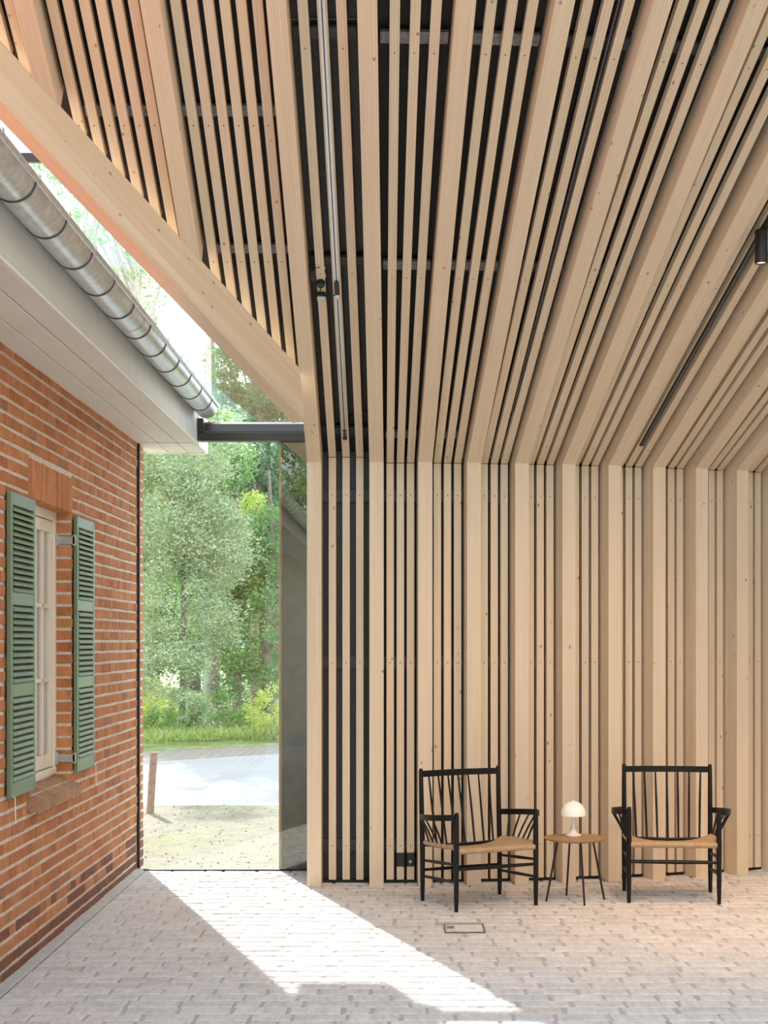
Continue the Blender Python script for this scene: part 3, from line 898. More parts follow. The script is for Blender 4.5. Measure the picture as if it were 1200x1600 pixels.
# ---- shutters
def shutter(y0, label):
    W_, Z0, Z1 = 0.475, 0.862, 2.297
    xb, xf = -1.858, -1.836
    root = empty('window_shutter', (XW + .02, y0 + W_ / 2, Z0), label=label, cat='shutter', group='louvred shutters beside the window')
    def bx(name, a, c, p0, p1, x0=xb, x1=xf, bev=.003):
        b_ = MB(); b_.bbox(x0 - XW - .02, x1 - XW - .02, a - W_/2, c - W_/2, p0 - Z0, p1 - Z0, bev); return b_.build(name, MAT['shutter_green'], root)
    st = 0.036
    bx('stile', 0, st, Z0, Z1); bx('stile', W_ - st, W_, Z0, Z1)
    for p0, p1 in ((2.237, Z1), (1.768, 1.83), (1.334, 1.398), (Z0, 0.937)): bx('rail', st + .001, W_ - st - .001, p0, p1, xb, xf - .001)
    b_ = MB()
    L = (W_ - 2 * st) / 2 - .002
    b_.hexa([(-.010, -L, .006), (.012, -L, -.014), (.012, L, -.014), (-.010, L, .006), (-.008, -L, .016), (.016, -L, -.004), (.016, L, -.004), (-.008, L, .016)])
    lm = b_.mesh('louvre', MAT['shutter_green'])
    for p0, p1, n in ((1.83, 2.237, 14), (1.398, 1.768, 12), (0.937, 1.334, 13)):
        for k in range(n):
            z = p0 + (p1 - p0) * (k + .5) / n
            link('louvre', lm, root, Matrix.Translation(Vector(((xb + xf) / 2 - XW - .02, 0, z - Z0))))
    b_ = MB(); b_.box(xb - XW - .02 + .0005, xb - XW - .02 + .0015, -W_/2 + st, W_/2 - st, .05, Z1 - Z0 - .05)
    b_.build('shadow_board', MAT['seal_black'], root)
    return root
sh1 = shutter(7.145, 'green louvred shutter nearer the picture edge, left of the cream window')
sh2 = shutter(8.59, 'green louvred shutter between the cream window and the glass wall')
def hook(parent, y):
    b_ = MB(); b_.tube([(-.0, y, .02), (.018, y, .0), (.02, y, -.12)], .003, 6); b_.build('holding_hook', MAT['white_board'], parent, smooth=True, sharp=60)
hook(sh1, -.20); hook(sh2, .225)
# hinge brackets of the far shutter
for z in (2.16, 0.945):
    b_ = MB(); b_.bbox(-.10, .0, -.475/2 - .030, -.475/2 - .026, z - .862 - .022, z - .862 + .022, .001); b_.bbox(-.012, .004, -.475/2 - .03, -.475/2 + .002, z - .862 - .03, z - .862 + .03, .001)
    b_.bbox(-.106, -.09, -.475/2 - .05, -.475/2 - .025, z - .862 - .035, z - .862 + .035, .001)
    b_.build('hinge_bracket', MAT['galvanised'], sh2)

# ---- furniture: armchair
def armchair(x, y, rz, label):
    root = empty('armchair', (x, y, 0), rz, label, 'chair', 'black spindle-back armchairs')
    K = MAT['black_lacquer']
    def tube(name, pts, r, n=12): 
        b_ = MB(); b_.tube(pts, r, n); return b_.build(name, K, root, smooth=True, sharp=50)
    hw, fd, bd = 0.272, -0.222, 0.222
    for sx in (-1, 1):
        tube('leg', [(sx * hw, fd, 0), (sx * hw, fd, .10), (sx * hw, fd, .33), (sx * (hw - .001), fd, .50), (sx * (hw - .002), fd, .572), (sx * (hw - .002), fd, .585)], [.0115, .0145, .0165, .0155, .0135, .009])
        tube('leg', [(sx * hw, bd, 0), (sx * hw, bd, .10), (sx * hw, bd + .002, .33), (sx * hw, bd + .012, .55), (sx * hw, bd + .022, .80), (sx * hw, bd + .022, .812)], [.0115, .0145, .0165, .0155, .013, .008])
    # side stretchers, front and rear stretchers
    for sx in (-1, 1):
        tube('stretcher', [(sx * hw, fd, .278), (sx * hw, 0, .264), (sx * hw, bd, .25)], [.0075, .0105, .0075])
        tube('stretcher', [(sx * hw, fd, .173), (sx * hw, 0, .163), (sx * hw, bd, .153)], [.0075, .0105, .0075])
    tube('stretcher', [(-hw, fd, .25), (0, fd, .25), (hw, fd, .25)], [.009, .0125, .009])
    tube('stretcher', [(-hw, bd, .19), (0, bd, .19), (hw, bd, .19)], [.009, .0115, .009])
    # top rail, bowed back
    def strip(name, pts, h, th):
        b_ = MB(); pts = [Vector(p) for p in pts]
        V, Fq = [], []
        for i, p in enumerate(pts):
            d = (pts[min(i + 1, len(pts) - 1)] - pts[max(i - 1, 0)]); d.z = 0; d.normalize()
            q = Vector((-d.y, d.x, 0)) * th / 2
            V += [p - q - UP * h / 2, p + q - UP * h / 2, p + q + UP * h / 2, p - q + UP * h / 2]
        for i in range(len(pts) - 1):
            for k in range(4):
                a, c_ = i * 4 + k, i * 4 + (k + 1) % 4
                Fq.append((a, a + 4, c_ + 4, c_))
        Fq += [(0, 1, 2, 3), tuple(len(V) - 1 - k for k in range(4))]
        b_.add(V, Fq); return b_.build(name, K, root)
    strip('top_rail', [(-hw + hw * 2 * k / 12, bd + .02 + .030 * (1 - (2 * k / 12 - 1) ** 2), .778) for k in range(13)], .038, .014)
    # lower back rail and spindles
    yb = bd - .062
    tube('back_rail', [(-hw, bd - .01, .345), (-hw * .8, yb + .01, .345), (0, yb + .012, .340), (hw * .8, yb + .01, .345), (hw, bd - .01, .345)], .010)
    for k in range(7):
        f = (k - 3) / 3.0
        xt = f * 0.213; xb2 = f * 0.198
        tube('back_spindle', [(xb2, yb + .012, .345), ((xb2 + xt) / 2, (yb + .012 + bd + .045) / 2, .56), (xt, bd + .02 + .030 * (1 - (xt / hw) ** 2), .765)], [.0065, .0075, .0055], 8)
    # arms: thin bent boards bowing outwards, with slanting spindles
    for sx in (-1, 1):
        def arm(tt):
            bow = .088 * math.sin(math.pi * min(1, tt) ** 0.85) ** 0.8 if 0 < tt < 1 else 0
            return Vector((sx * (hw + bow), fd + (bd + .01 - fd) * tt, .556 - .035 * tt))
        strip('arm_rail', [arm(k / 16) for k in range(17)], .035, .013)
        for k in range(5):
            tt = .14 + .18 * k
            p = arm(tt); tb = .26 + .13 * k
            q = Vector((sx * hw, fd + (bd - fd) * tb, .372 - .012 * tb))
            tube('arm_spindle', [q, (p + q) / 2, p - UP * .012], [.0055, .0065, .005], 8)
    # woven seat
    b_ = MB(); nx, ny = 24, 14
    V = []
    def sz(u_, v_):
        side = .378 - .016 * v_
        sag = .352 - .036 * v_
        e = abs(u_) ** 2.6
        w_ = min(1.0, v_ / .25)
        return (sag * (1 - e) + side * e) * w_ + .358 * (1 - w_)
    for j in range(ny + 1):
        for i in range(nx + 1):
            u_, v_ = -1 + 2 * i / nx, j / ny
            V.append((u_ * (hw - .004), fd - .002 + (yb + .03 - fd) * v_, sz(u_, v_) + .012))
    nT = len(V)
    V += [(p[0], p[1], p[2] - .022) for p in V[:nT]]
    Fq = []
    for j in range(ny):
        for i in range(nx):
            a = j * (nx + 1) + i
            Fq.append((a, a + 1, a + nx + 2, a + nx + 1)); Fq.append((nT + a, nT + a + nx + 1, nT + a + nx + 2, nT + a + 1))
    for i in range(nx):
        Fq.append((i + 1, i, nT + i, nT + i + 1)); a = ny * (nx + 1) + i; Fq.append((a, a + 1, nT + a + 1, nT + a))
    for j in range(ny):
        a = j * (nx + 1); Fq.append((a, a + nx + 1, nT + a + nx + 1, nT + a)); a += nx; Fq.append((a + nx + 1, a, nT + a, nT + a + nx + 1))
    b_.add(V, Fq)
    seat = b_.build('seat', MAT['paper_cord'], root, smooth=True, sharp=60)
    b_ = MB(); b_.tube([(-hw + .012, fd, .354), (0, fd, .354), (hw - .012, fd, .354)], .0175, 12); b_.build('front_roll', MAT['paper_cord'], seat, smooth=True, sharp=60)
    for sx in (-1, 1):
        # cord wrapped round the side rails, in bundles
        for k in range(5):
            t0, t1 = .05 + .18 * k, .05 + .18 * (k + 1) - .02
            p0 = Vector((sx * hw, fd + (bd - fd) * t0, .378 - .016 * t0)); p1 = Vector((sx * hw, fd + (bd - fd) * t1, .378 - .016 * t1))
            b_ = MB(); b_.tube([p0, p0 * .7 + p1 * .3, p0 * .3 + p1 * .7, p1], [.0125, .0155, .0155, .0125], 10); b_.build('side_wrap', MAT['paper_cord'], seat, smooth=True, sharp=60)
    return root
armchair(.445, 9.37, math.atan2(.234, .480), 'black armchair in front of the black wall sockets, turned towards the small table')
armchair(1.651, 9.58, math.atan2(-.043, .554), 'black armchair facing forward at the right, beyond the table and lamp')

# ---- round side table
tab = empty('side_table', (1.044, 9.458, 0), math.radians(11), 'small round oak side table on four thin black legs', 'table')
b = MB(); b.lathe([(0.0, .372), (.165, .372), (.188, .379), (.1935, .386), (.193, .389), (0, .389)], 64); b.build('tabletop', MAT['oak'], tab, smooth=True, sharp=25)
for k in range(4):
    a = math.pi / 2 * k
    d = Vector((math.cos(a), math.sin(a), 0))
    b = MB(); b.tube([d * .112 + UP * .374, d * .186], .0065, 10); b.build('leg', MAT['black_metal'], tab, smooth=True, sharp=60)
b = MB(); b.tube([(-.112, 0, .368), (.112, 0, .368)], .005, 8); b.tube([(0, -.112, .368), (0, .112, .368)], .005, 8); b.build('cross_bar', MAT['black_metal'], tab, smooth=True, sharp=60)

# ---- mushroom lamp
lamp = empty('table_lamp', (1.038, 9.505, .389), 0, 'small white mushroom lamp with domed shade on the round table', 'lamp')
b = MB(); b.lathe([(0, .0), (.046, .0), (.0495, .006), (.050, .010), (.044, .0125), (.034, .017), (.024, .026), (.016, .040), (.0105, .06), (.0075, .085), (.0062, .11), (.0058, .15), (.0, .15)], 40)
b.build('stem', MAT['white_enamel'], lamp, smooth=True, sharp=45)
pr = [(.0, .218)] + [(.077 * math.sin(a), .134 + .084 * math.cos(a)) for a in [math.pi / 2 * k / 18 for k in range(1, 19)]]
pr += [(.0765, .128), (.0745, .128)] + [(.0745 * math.sin(a), .134 + .0815 * math.cos(a)) for a in [math.pi / 2 * (1 - k / 14) for k in range(0, 15)]]
b = MB(); b.lathe(pr, 48); b.build('shade', MAT['opal_shade'], lamp, smooth=True, sharp=50)
b = MB(); b.lathe([(0, .216), (.006, .216), (.005, .223), (0, .225)], 16); b.build('finial', MAT['white_enamel'], lamp, smooth=True, sharp=50)

# ---- wall sockets set into two battens
for sidx, has in ((1, False), (2, True)):
    s = BAYS[1][0][sidx]
    c, t, n = plan(s)
    o_ = wpt(s, W_REC - .004, .155)
    root = empty('wall_socket', o_, 0, ('black wall socket with a pale outlet in the slats' if has else 'plain black wall socket cover in the slats'), 'socket', 'black sockets in the slat wall')
    M = frame((0, 0, 0), t, -n, UP)
    b = MB(); b.bbox(-BW/2 - .001, BW/2 + .001, -.003, .03, -.045, .045, .002); b.build('cover_plate', MAT['plastic_dark'], root, M=M)
    if has:
        b = MB(); b.bbox(-.011, .006, -.0055, -.002, -.022, -.006, .001); b.build('outlet', MAT['cable_white'], root, M=M)

# ---- floor hatch
fh = empty('floor_hatch', ((HX0 + HX1) / 2, (HY0 + HY1) / 2, 0), 0, 'brick-filled floor hatch with a thin metal frame near the left chair', 'hatch')
w2, d2 = (HX1 - HX0) / 2, (HY1 - HY0) / 2
b = MB()
for q in ((-w2, w2, -d2, -d2 + .003), (-w2, w2, d2 - .003, d2), (-w2, -w2 + .003, -d2, d2), (w2 - .003, w2, -d2, d2)): b.box(q[0], q[1], q[2], q[3], -.02, .002)
b.build('frame', MAT['bracket_steel'], fh)
for y0, y1 in ((-d2 + .006, -.003), (.003, d2 - .006)):
    b = MB(); b.bbox(-w2 + .006, w2 - .006, y0, y1, -.02, .0005, .003); b.build('fill_brick', MAT['paver'], fh)
b = MB(); b.bbox(-w2 + .012, -w2 + .055, -.03, .05, -.01, .0035, .001); b.build('lift_plate', MAT['galvanised'], fh)

# ---- ceiling rails and devices
def rail_along(name, s, dc, r0, r1, w, h, mat, label, cat, parts=(), off=0.0, group=None):
    c, t, n = plan(s); u = n * CP + UP * SP; nu = -n * SP + UP * CP
    o0 = cpt(s, r0, dc, off)
    root = empty(name, o0, 0, label, cat, group)
    M = frame((0, 0, 0), t, -nu, u)
    L = (r1 - r0) / CP
    b_ = MB(); b_.bbox(-w/2, w/2, .0003, h, 0, L, .001); b_.build('channel', mat, root, M=M)
    for (x0, x1, y0, y1, m_, nm) in parts:
        b_ = MB(); b_.bbox(x0, x1, y0, y1, .01, L - .01, .0005); b_.build(nm, m_, root, M=M)
    return root, M, L
s_b = BAYS[0][0][1]
rt, M, L = rail_along('ceiling_rail', s_b, .115, .09, R_END - .05, .033, .010, MAT['aluminium'], 'long grey metal rail running up one ceiling slat beside the corner', 'rail',
    [(-.014, -.010, .010, .016, MAT['aluminium'], 'lip'), (.010, .014, .010, .016, MAT['aluminium'], 'lip'), (-.0075, -.0045, .010, .0125, MAT['aluminium'], 'rib'), (.0045, .0075, .010, .0125, MAT['aluminium'], 'rib'), (-.003, .003, .0101, .0115, MAT['seam_dark'], 'slot')])
for k, (z, hh) in enumerate(((.0, .04), (.055, .015), (.085, .012))):
    b = MB(); b.bbox(-.0135, .0135, .0102, .017, z, z + hh, .001); b.build('end_piece', MAT['plastic_dark'], rt, M=M)
b = MB(); b.bbox(-.014, .014, .0165, .024, 1.33, 1.43, .002); b.build('cable_joint', MAT['plastic_dark'], rt, M=M)
b = MB(); b.bbox(-.012, .012, .0165, .026, 1.30, 1.33, .002); b.build('joint_cap', MAT['white_board'], rt, M=M)
# round cover on the black panel behind the third slat
s_c = BAYS[0][0][2] + .022
c, t, n = plan(s_c); nu_ = -n * SP + UP * CP; u_ = n * CP + UP * SP
rc = empty('round_cover', cpt(s_c, .16, C_PAN + .034), 0, 'round black cover plate on the panel behind the corner slats', 'cover plate')
M = frame((0, 0, 0), t, u_, -nu_)
b = MB(); b.lathe([(0, 0), (.092, 0), (.092, .006), (.086, .010), (.080, .007), (0, .007)], 40); b.build('disc', MAT['panel_grey'], rc, smooth=True, sharp=30, M=M)
b = MB(); b.lathe([(.0925, 0), (.0975, 0), (.0975, .004), (.0925, .004)], 40); b.build('rim', MAT['seal_black'], rc, smooth=True, sharp=30, M=M)
# actuator with cables on the first slat
s_a = BAYS[0][0][0]
c, t, n = plan(s_a); u_ = n * CP + UP * SP; nu_ = -n * SP + UP * CP
act = empty('window_actuator', cpt(s_a, 1.30, .115), 0, 'small black actuator box with cables clamped to a ceiling slat', 'actuator')
M = frame((0, 0, 0), t, -nu_, u_)
b = MB(); b.bbox(-.026, .026, .0004, .03, -.115, -.075, .004); b.build('lower_box', MAT['plastic_dark'], act, M=M)
b = MB(); b.bbox(-.027, .027, .002, .034, -.120, -.1155, .002); b.bbox(-.024, .024, .0305, .0325, -.113, -.085, .0005); b.build('box_plate', MAT['galvanised'], act, M=M)
b = MB(); b.lathe([(0, .0005), (.024, .0005), (.025, .006), (.022, .028), (0, .030)], 24)
M2 = M @ frame((0, 0, 0), (1, 0, 0), (0, 0, 1), (0, 1, 0)); b.build('round_motor', MAT['black_metal'], act, smooth=True, sharp=40, M=M2)
b = MB(); b.bbox(-.055, -.030, -.02, .02, .015, .10, .003); b.build('side_box', MAT['plastic_dark'], act, M=M)
b = MB(); b.tube([(-.035, .02, .06), (-.048, .03, .10), (-.03, .022, .125), (.0, .004, .12)], .0025, 6); b.tube([(-.05, .022, .02), (-.02, .026, .0), (0, .02, -.01)], .0025, 6)
b.tube([(0, .03, -.02), (-.008, .033, -.05), (.012, .034, -.07), (.03, .03, -.085), (.06, .02, -.095), (.088, .02, -.08)], .003, 6); b.build('cable', MAT['black_lacquer'], act, smooth=True, sharp=60, M=M)
b = MB()
for z in (.035, .05, .10): b.bbox(.0245, .030, -.012, .003, z, z + .008, .001)
b.build('cable_clip', MAT['white_board'], act, M=M)

# black lighting tracks and spot lamp on the right
s_t = BAYS[6][0][1]
tr1, Mt, Lt = rail_along('lighting_track', s_t, .083, .105, R_END - .1, .030, .012, MAT['black_metal'], 'black lighting track sunk along a slat above the right chair', 'track',
    [(-.004, .004, .012, .0135, MAT['bracket_steel'], 'conductor')], group='black ceiling tracks')
s_t2 = (BAYS[3][0][1] + BAYS[3][0][2]) / 2
rail_along('lighting_track', s_t2, .10, .35, R_END - .1, .016, .012, MAT['black_metal'], 'thin black track in the gap between slats near the middle rafters', 'track',
    [(-.002, .002, .012, .013, MAT['bracket_steel'], 'conductor')], group='black ceiling tracks')

def spot_lamp(s, r, label, aim, watts):
    p = cpt(s, r, .083)
    top = p - Vector((0, 0, .03))
    root = empty('spot_lamp', p, 0, label, 'spotlight', 'black track spotlights')
    c, t, n = plan(s)
    u_ = n * CP + UP * SP; nu_ = -n * SP + UP * CP
    Mq = frame((0, 0, 0), t, -nu_, u_)
    b_ = MB(); b_.bbox(-.014, .014, .011, .03, -.07, .09, .002); b_.build('track_adapter', MAT['black_metal'], root, M=Mq)
    b_ = MB(); b_.tube([(0.0, -.008, -.005), (-.004, -.028, -.03)], .008, 10); b_.build('arm', MAT['black_metal'], root, smooth=True, sharp=60)
    ctr = Vector((-.006, -.03, -.005))
    b_ = MB(); b_.lathe([(0, .0), (.033, .0), (.035, -.003), (.035, -.145), (.0355, -.150), (.0355, -.185), (.031, -.186), (.030, -.165), (0, -.165)], 32, center=ctr)
    h = b_.build('housing', MAT['black_metal'], root, smooth=True, sharp=40)
    b_ = MB(); b_.lathe([(0, -.172), (.0298, -.172), (.0298, -.176), (0, -.176)], 32, center=ctr); b_.build('lens', MAT['lamp_face'], h)
    ld = bpy.data.lights.new('spot_light', 'SPOT'); ld.energy = watts; ld.color = (1.0, 0.57, 0.28); ld.spot_size = math.radians(64); ld.spot_blend = .9; ld.shadow_soft_size = .03
    lo = bpy.data.objects.new('spot_light', ld); COL.objects.link(lo); lo.parent = root
    lo.location = ctr + Vector((0, 0, -.20))
    dvec = Vector(aim) - (p + lo.location)
    lo.rotation_euler = dvec.to_track_quat('-Z', 'Y').to_euler()
    return root
spot_lamp(s_t, 1.75, 'black cylinder spotlight hanging from the ceiling track at the right edge', (2.1, 8.9, 0), 85)
spot_lamp(BAYS[9][0][1], 1.66, 'black cylinder spotlight beyond the right edge of the picture', (2.7, 9.1, 0), 85)
spot_lamp(BAYS[5][0][2], 3.7, 'black cylinder spotlight above the top edge of the picture', (1.3, 9.3, 0), 125)
spot_lamp(BAYS[2][0][1], 3.7, 'black cylinder spotlight above the picture, over the left armchair', (0.6, 9.35, 0), 70)

# ---- outside: bollard, trees, bushes, grass
bol = MB(); bol.tube([(0, 0, -.05), (.016, .01, .28), (.036, .02, .575)], [.037, .036, .035], 14)
bo = bol.build('bollard', MAT['post_wood'], smooth=True, sharp=50)
bo.location = (-2.415, 14.5, -.03)
tag(bo, 'leaning round wooden bollard beside the road outside the glass', 'bollard')

def leaf_mesh(name, mat, centers, normals_up, size, aspect, seed, fold=0.25):
    """many small leaf blades as one mesh: 2 triangles each"""
    g = np.random.default_rng(seed)
    n = len(centers)
    d = g.normal(size=(n, 3)); d[:, 2] = d[:, 2] * .6 + normals_up
    d /= np.linalg.norm(d, axis=1)[:, None] + 1e-9
    e = np.cross(d, g.normal(size=(n, 3))); e /= np.linalg.norm(e, axis=1)[:, None] + 1e-9
    s_ = size * g.uniform(.6, 1.3, size=(n, 1))
    a = centers - d * s_ * .5; c = centers + d * s_ * .5
    nn = np.cross(d, e)
    b1 = centers + e * s_ * aspect * .5 + nn * s_ * fold * .2; b2 = centers - e * s_ * aspect * .5 + nn * s_ * fold * .2
    V = np.stack([a, b1, c, b2], axis=1).reshape(-1, 3).astype(np.float32)
    me = bpy.data.meshes.new(name)
    me.vertices.add(4 * n); me.vertices.foreach_set('co', V.ravel())
    me.loops.add(4 * n); me.loops.foreach_set('vertex_index', np.arange(4 * n, dtype=np.int32))
    me.polygons.add(n); me.polygons.foreach_set('loop_start', np.arange(0, 4 * n, 4, dtype=np.int32)); me.polygons.foreach_set('loop_total', np.full(n, 4, dtype=np.int32))
    me.materials.append(MAT[mat]); me.update(calc_edges=True); me.validate()
    return me

def plant(name, label, cat, group, loc_, trunk_h, trunk_r, crown, mat, nclump, per, clump_r, leaf, aspect, seed, bark='bark', flat=0.7, up=0.0, branch=10, lean=(0, 0)):
    """crown: list of (cx, cy, cz, rx, ry, rz) ellipsoids relative to the base"""
    g = np.random.default_rng(seed)
    root = empty(name, loc_, 0, label, cat, group)
    C = []
    vol = np.array([e[3] * e[4] * e[5] for e in crown]) ** .67; vol /= vol.sum()
    for e, w in zip(crown, vol):
        k = max(3, int(nclump * w))
        d = g.normal(size=(k, 3)); d /= np.linalg.norm(d, axis=1)[:, None]
        rr = g.uniform(.45, 1.0, size=(k, 1)) ** .6
        C.append(np.array(e[:3]) + d * rr * np.array(e[3:]))
    C = np.concatenate(C)
    cr = clump_r * g.uniform(.6, 1.3, size=(len(C), 1, 1))
    off = g.normal(size=(len(C), per, 3)); off[:, :, 2] *= flat
    off *= g.uniform(.3, 1.0, size=(len(C), per, 1)) / (np.linalg.norm(off, axis=2, keepdims=True) + 1e-6) 
    P = (C[:, None, :] + off * cr).reshape(-1, 3)
    P = P[P[:, 2] > .03]
    me = leaf_mesh('foliage', mat, P, up, leaf, aspect, seed + 1)
    link('foliage', me, root)
    if trunk_h > 0:
        b_ = MB()
        lx, ly = lean
        pts = [(0, 0, -.2), (lx * .3 + g.normal() * .04, ly * .3, trunk_h * .35), (lx * .7 + g.normal() * .06, ly * .7, trunk_h * .7), (lx, ly, trunk_h)]
        b_.tube(pts, [trunk_r * 1.25, trunk_r, trunk_r * .7, trunk_r * .25], 9)
        b_.build('trunk', MAT[bark], root, smooth=True, sharp=60)
        sel = C[g.choice(len(C), size=min(branch, len(C)), replace=False)]
        for q in sel:
            z0 = max(trunk_h * .2, min(trunk_h * .92, q[2] * .75)); f = z0 / trunk_h
            s0 = Vector((lx * f, ly * f, z0)); q = Vector(q)
            b_ = MB(); b_.tube([s0, s0.lerp(q, .5) + Vector((0, 0, .08)), q], [trunk_r * .38, trunk_r * .22, trunk_r * .06], 6)
            b_.build('branch', MAT[bark], root, smooth=True, sharp=60)
    return root

TG = 'trees beyond the road'; BG = 'bushes at the edge of the road'
def gx(px, y): return (px - PX) * y / F
# feathery pale tree filling the left of the glass
plant('pine_tree', 'pale feathery grey-green tree filling the left of the glass', 'tree', TG, (gx(285, 25.2), 25.2, 0), 6.0, .05,
      [(0, 0, 2.3, 1.0, .9, 1.1), (-.3, 0, 3.6, 1.1, 1.0, 1.0), (.35, 0, 3.3, .85, .9, .8), (-.3, -.5, 1.2, .8, .6, .7), (0, 0, 4.8, .9, .9, .8)],
      'leaf_pine', 300, 210, .33, .07, .34, 11, 'bark', .6, .25, 24)
plant('birch_tree', 'slim tree with a pale trunk in the middle of the glass', 'tree', TG, (gx(324, 27.6), 27.6, 0), 9.5, .065,
      [(.2, 0, 3.2, .7, .7, .8), (.1, .2, 2.2, .6, .6, .5), (0, 0, 5.0, .8, .8, .9)],
      'leaf_mid', 190, 150, .27, .075, .45, 23, 'bark_pale', .6, .0, 14)
plant('spruce_tree', 'dark layered evergreen at the upper right of the glass', 'tree', TG, (gx(405, 31.0), 31.0, .15), 8.6, .14,
      [(0, 0, 3.2, 1.3, 1.0, .8), (.2, 0, 4.4, 1.3, 1.0, .6), (-.2, 0, 5.6, 1.3, 1.0, .7), (.1, 0, 6.8, 1.2, 1.0, .8), (.2, 0, 7.8, .9, .8, .6)],
      'leaf_dark', 330, 170, .36, .10, .35, 31, 'bark', .35, -.2, 22)
plant('spruce_tree', 'dark evergreen behind the pale feathery tree', 'tree', TG, (gx(330, 34.0), 34.0, .2), 8.5, .16,
      [(0, 0, 2.5, 1.5, 1.0, 1.4), (0, 0, 5.0, 1.5, 1.2, 1.5), (0, 0, 6.2, 1.0, 1.0, .7)],
      'leaf_dark', 260, 140, .38, .11, .35, 37, 'bark', .4, -.2, 18)
plant('broadleaf_tree', 'mid-green broadleaf tree low at the right of the glass', 'tree', TG, (gx(420, 28.0), 28.0, .1), 4.6, .1,
      [(0, 0, 1.7, 1.0, .8, 1.1), (-.35, 0, 3.0, .75, .7, .8), (.3, 0, 3.2, .8, .7, .9)],
      'leaf_mid', 150, 150, .27, .08, .5, 41, 'bark', .6, .0, 14)
plant('broadleaf_tree', 'yellow-green tree top between the evergreens', 'tree', TG, (gx(372, 29.0), 29.0, .1), 4.4, .08,
      [(0, 0, 3.0, .55, .5, .75), (.3, 0, 3.9, .4, .4, .4), (-.5, 0, 2.2, .5, .5, .6)],
      'leaf_yellow', 70, 110, .22, .075, .5, 43, 'bark', .6, .0, 10)
plant('broadleaf_tree', 'tall pale-leaved tree standing behind the roof edge at left', 'tree', TG, (gx(215, 30.0), 30.0, .1), 11.5, .16,
      [(0, 0, 3.5, 1.6, 1.0, 1.6), (-.3, 0, 6.2, 1.5, 1.0, 1.3), (-.6, 0, 8.8, 1.5, 1.0, 1.3), (-.9, 0, 11.0, 1.2, .9, 1.1)],
      'leaf_mid', 150, 80, .33, .095, .45, 47, 'bark_pale', .6, .0, 34)
plant('broadleaf_tree', 'sparse high tree seen through the sloping gable glass', 'tree', TG, (gx(120, 33.0), 33.0, .1), 13.0, .16,
      [(0, 0, 6.5, 1.6, 1.0, 1.5), (.3, 0, 9.5, 1.6, 1.0, 1.4), (.2, 0, 12.0, 1.4, .9, 1.2)],
      'leaf_pine', 90, 60, .33, .095, .4, 53, 'bark_pale', .6, .0, 34)
for px_, y_, h_, m_, lab, sd_ in ((248, 24.6, .55, 'leaf_mid', 'low green bush at the foot of the pale feathery tree', 61), (300, 24.9, .75, 'leaf_pine', 'greyish bush beside the pale tree trunk', 63),
                          (345, 25.2, .8, 'leaf_mid', 'round leafy bush right of the pale trunk', 65), (395, 25.8, .6, 'leaf_yellow', 'yellow-green bush near the middle of the verge', 67),
                          (428, 25.0, .95, 'leaf_yellow', 'yellow-flowered bush at the right end of the glass', 69), (372, 27.4, 1.3, 'leaf_dark', 'dark bush in the shade under the evergreens', 71),
                          (228, 25.6, 1.0, 'leaf_yellow', 'bright bush beside the brick wall corner', 73)):
    plant('bush', lab, 'bush', BG, (gx(px_, y_), y_, 0), h_ * .7, .02, [(0, 0, h_ * .5, h_ * .5, h_ * .4, h_ * .5), (.15, 0, h_ * .3, h_ * .5, h_ * .4, h_ * .35)], m_, 34, 70, .15, .055, .5, sd_, 'bark', .7, .2, 6)
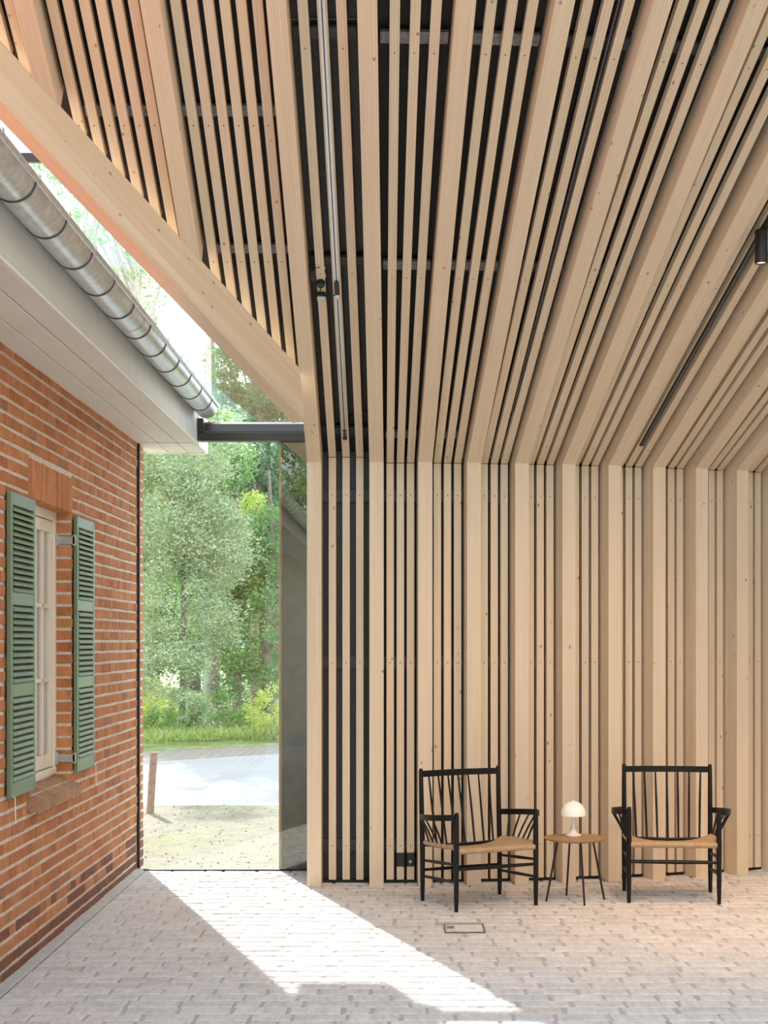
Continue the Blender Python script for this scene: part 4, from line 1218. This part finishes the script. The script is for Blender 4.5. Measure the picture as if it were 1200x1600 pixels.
# background row of far trees so no gap shows the horizon
for k, (px_, y_, h_) in enumerate(((235, 38.5, 6.3), (300, 42, 7.5), (365, 45.5, 8.2), (425, 38.5, 7.4), (470, 42, 7.6), (160, 45.5, 7.6), (60, 38.5, 6.0))):
    plant('broadleaf_tree', 'far dark tree in the wood behind, %s' % ('behind the brick corner', 'behind the pale feathery tree', 'between trunks at mid glass', 'at the right edge of the glass', 'hidden by the dark clad end', 'behind the old house', 'far behind the old house roof')[k],
          'tree', TG, (gx(px_, y_), y_, .3), h_ * .8, .2, [(0, 0, h_ * .3, 1.9, 1.0, h_ * .3), (0, 0, h_ * .7, 1.7, 1.0, h_ * .3)], 'leaf_dark', 110, 70, .55, .16, .5, 80 + k, 'bark', .6, 0, 8)
# long grass on the bank
gg = np.random.default_rng(5)
ng = 14000
gxx = gg.uniform(-7.5, -1.2, ng)
gp = np.stack([gxx, 22.8 + (gxx + 4.3) * .7 + gg.uniform(0, 1, ng) ** 1.4 * 7.0, np.zeros(ng)], axis=1)
gp[:, 2] = (gp[:, 1] - 20) * .016 + .08
go = link('long_grass', leaf_mesh('long_grass', 'grass_blade', gp, 1.6, .26, .07, 9))
tag(go, 'long pale-green grass on the bank below the trees', 'grass', kind='stuff')
# small stones on the bare earth
st = MB()
for k in range(420):
    x, y, r = rng.uniform(-3.6, -1.0), 11.0 + rng.random() ** 1.3 * 4.2, rng.uniform(.004, .014)
    st.add([(x - r, y, -.03), (x, y - r, -.03), (x + r, y, -.03), (x, y + r, -.03), (x + rng.uniform(-.3, .3) * r, y, -.03 + r * .9)], [(0, 1, 4), (1, 2, 4), (2, 3, 4), (3, 0, 4)])
tag(st.build('loose_stones', MAT['earth']), 'loose small stones and clods scattered on the bare earth', 'stones', kind='stuff')

# trees behind the viewpoint, only seen mirrored in the glass
for k, (x_, y_) in enumerate(((-7.5, -22), (-3.6, -19), (0.5, -23), (4.5, -20))):
    plant('broadleaf_tree', 'leafy tree %s, mirrored in the glass' % ('far left behind the viewpoint', 'left behind the viewpoint and nearest of its row', 'straight behind the viewpoint', 'right behind the viewpoint')[k], 'tree', 'trees behind the viewpoint', (x_, y_, 0), 7.0, .16,
          [(0, 0, 3.6, 2.0, 1.4, 2.2), (.3, 0, 6.4, 1.6, 1.2, 1.6)], 'leaf_mid', 120, 90, .5, .16, .5, 120 + k, 'bark', .6, 0, 8)
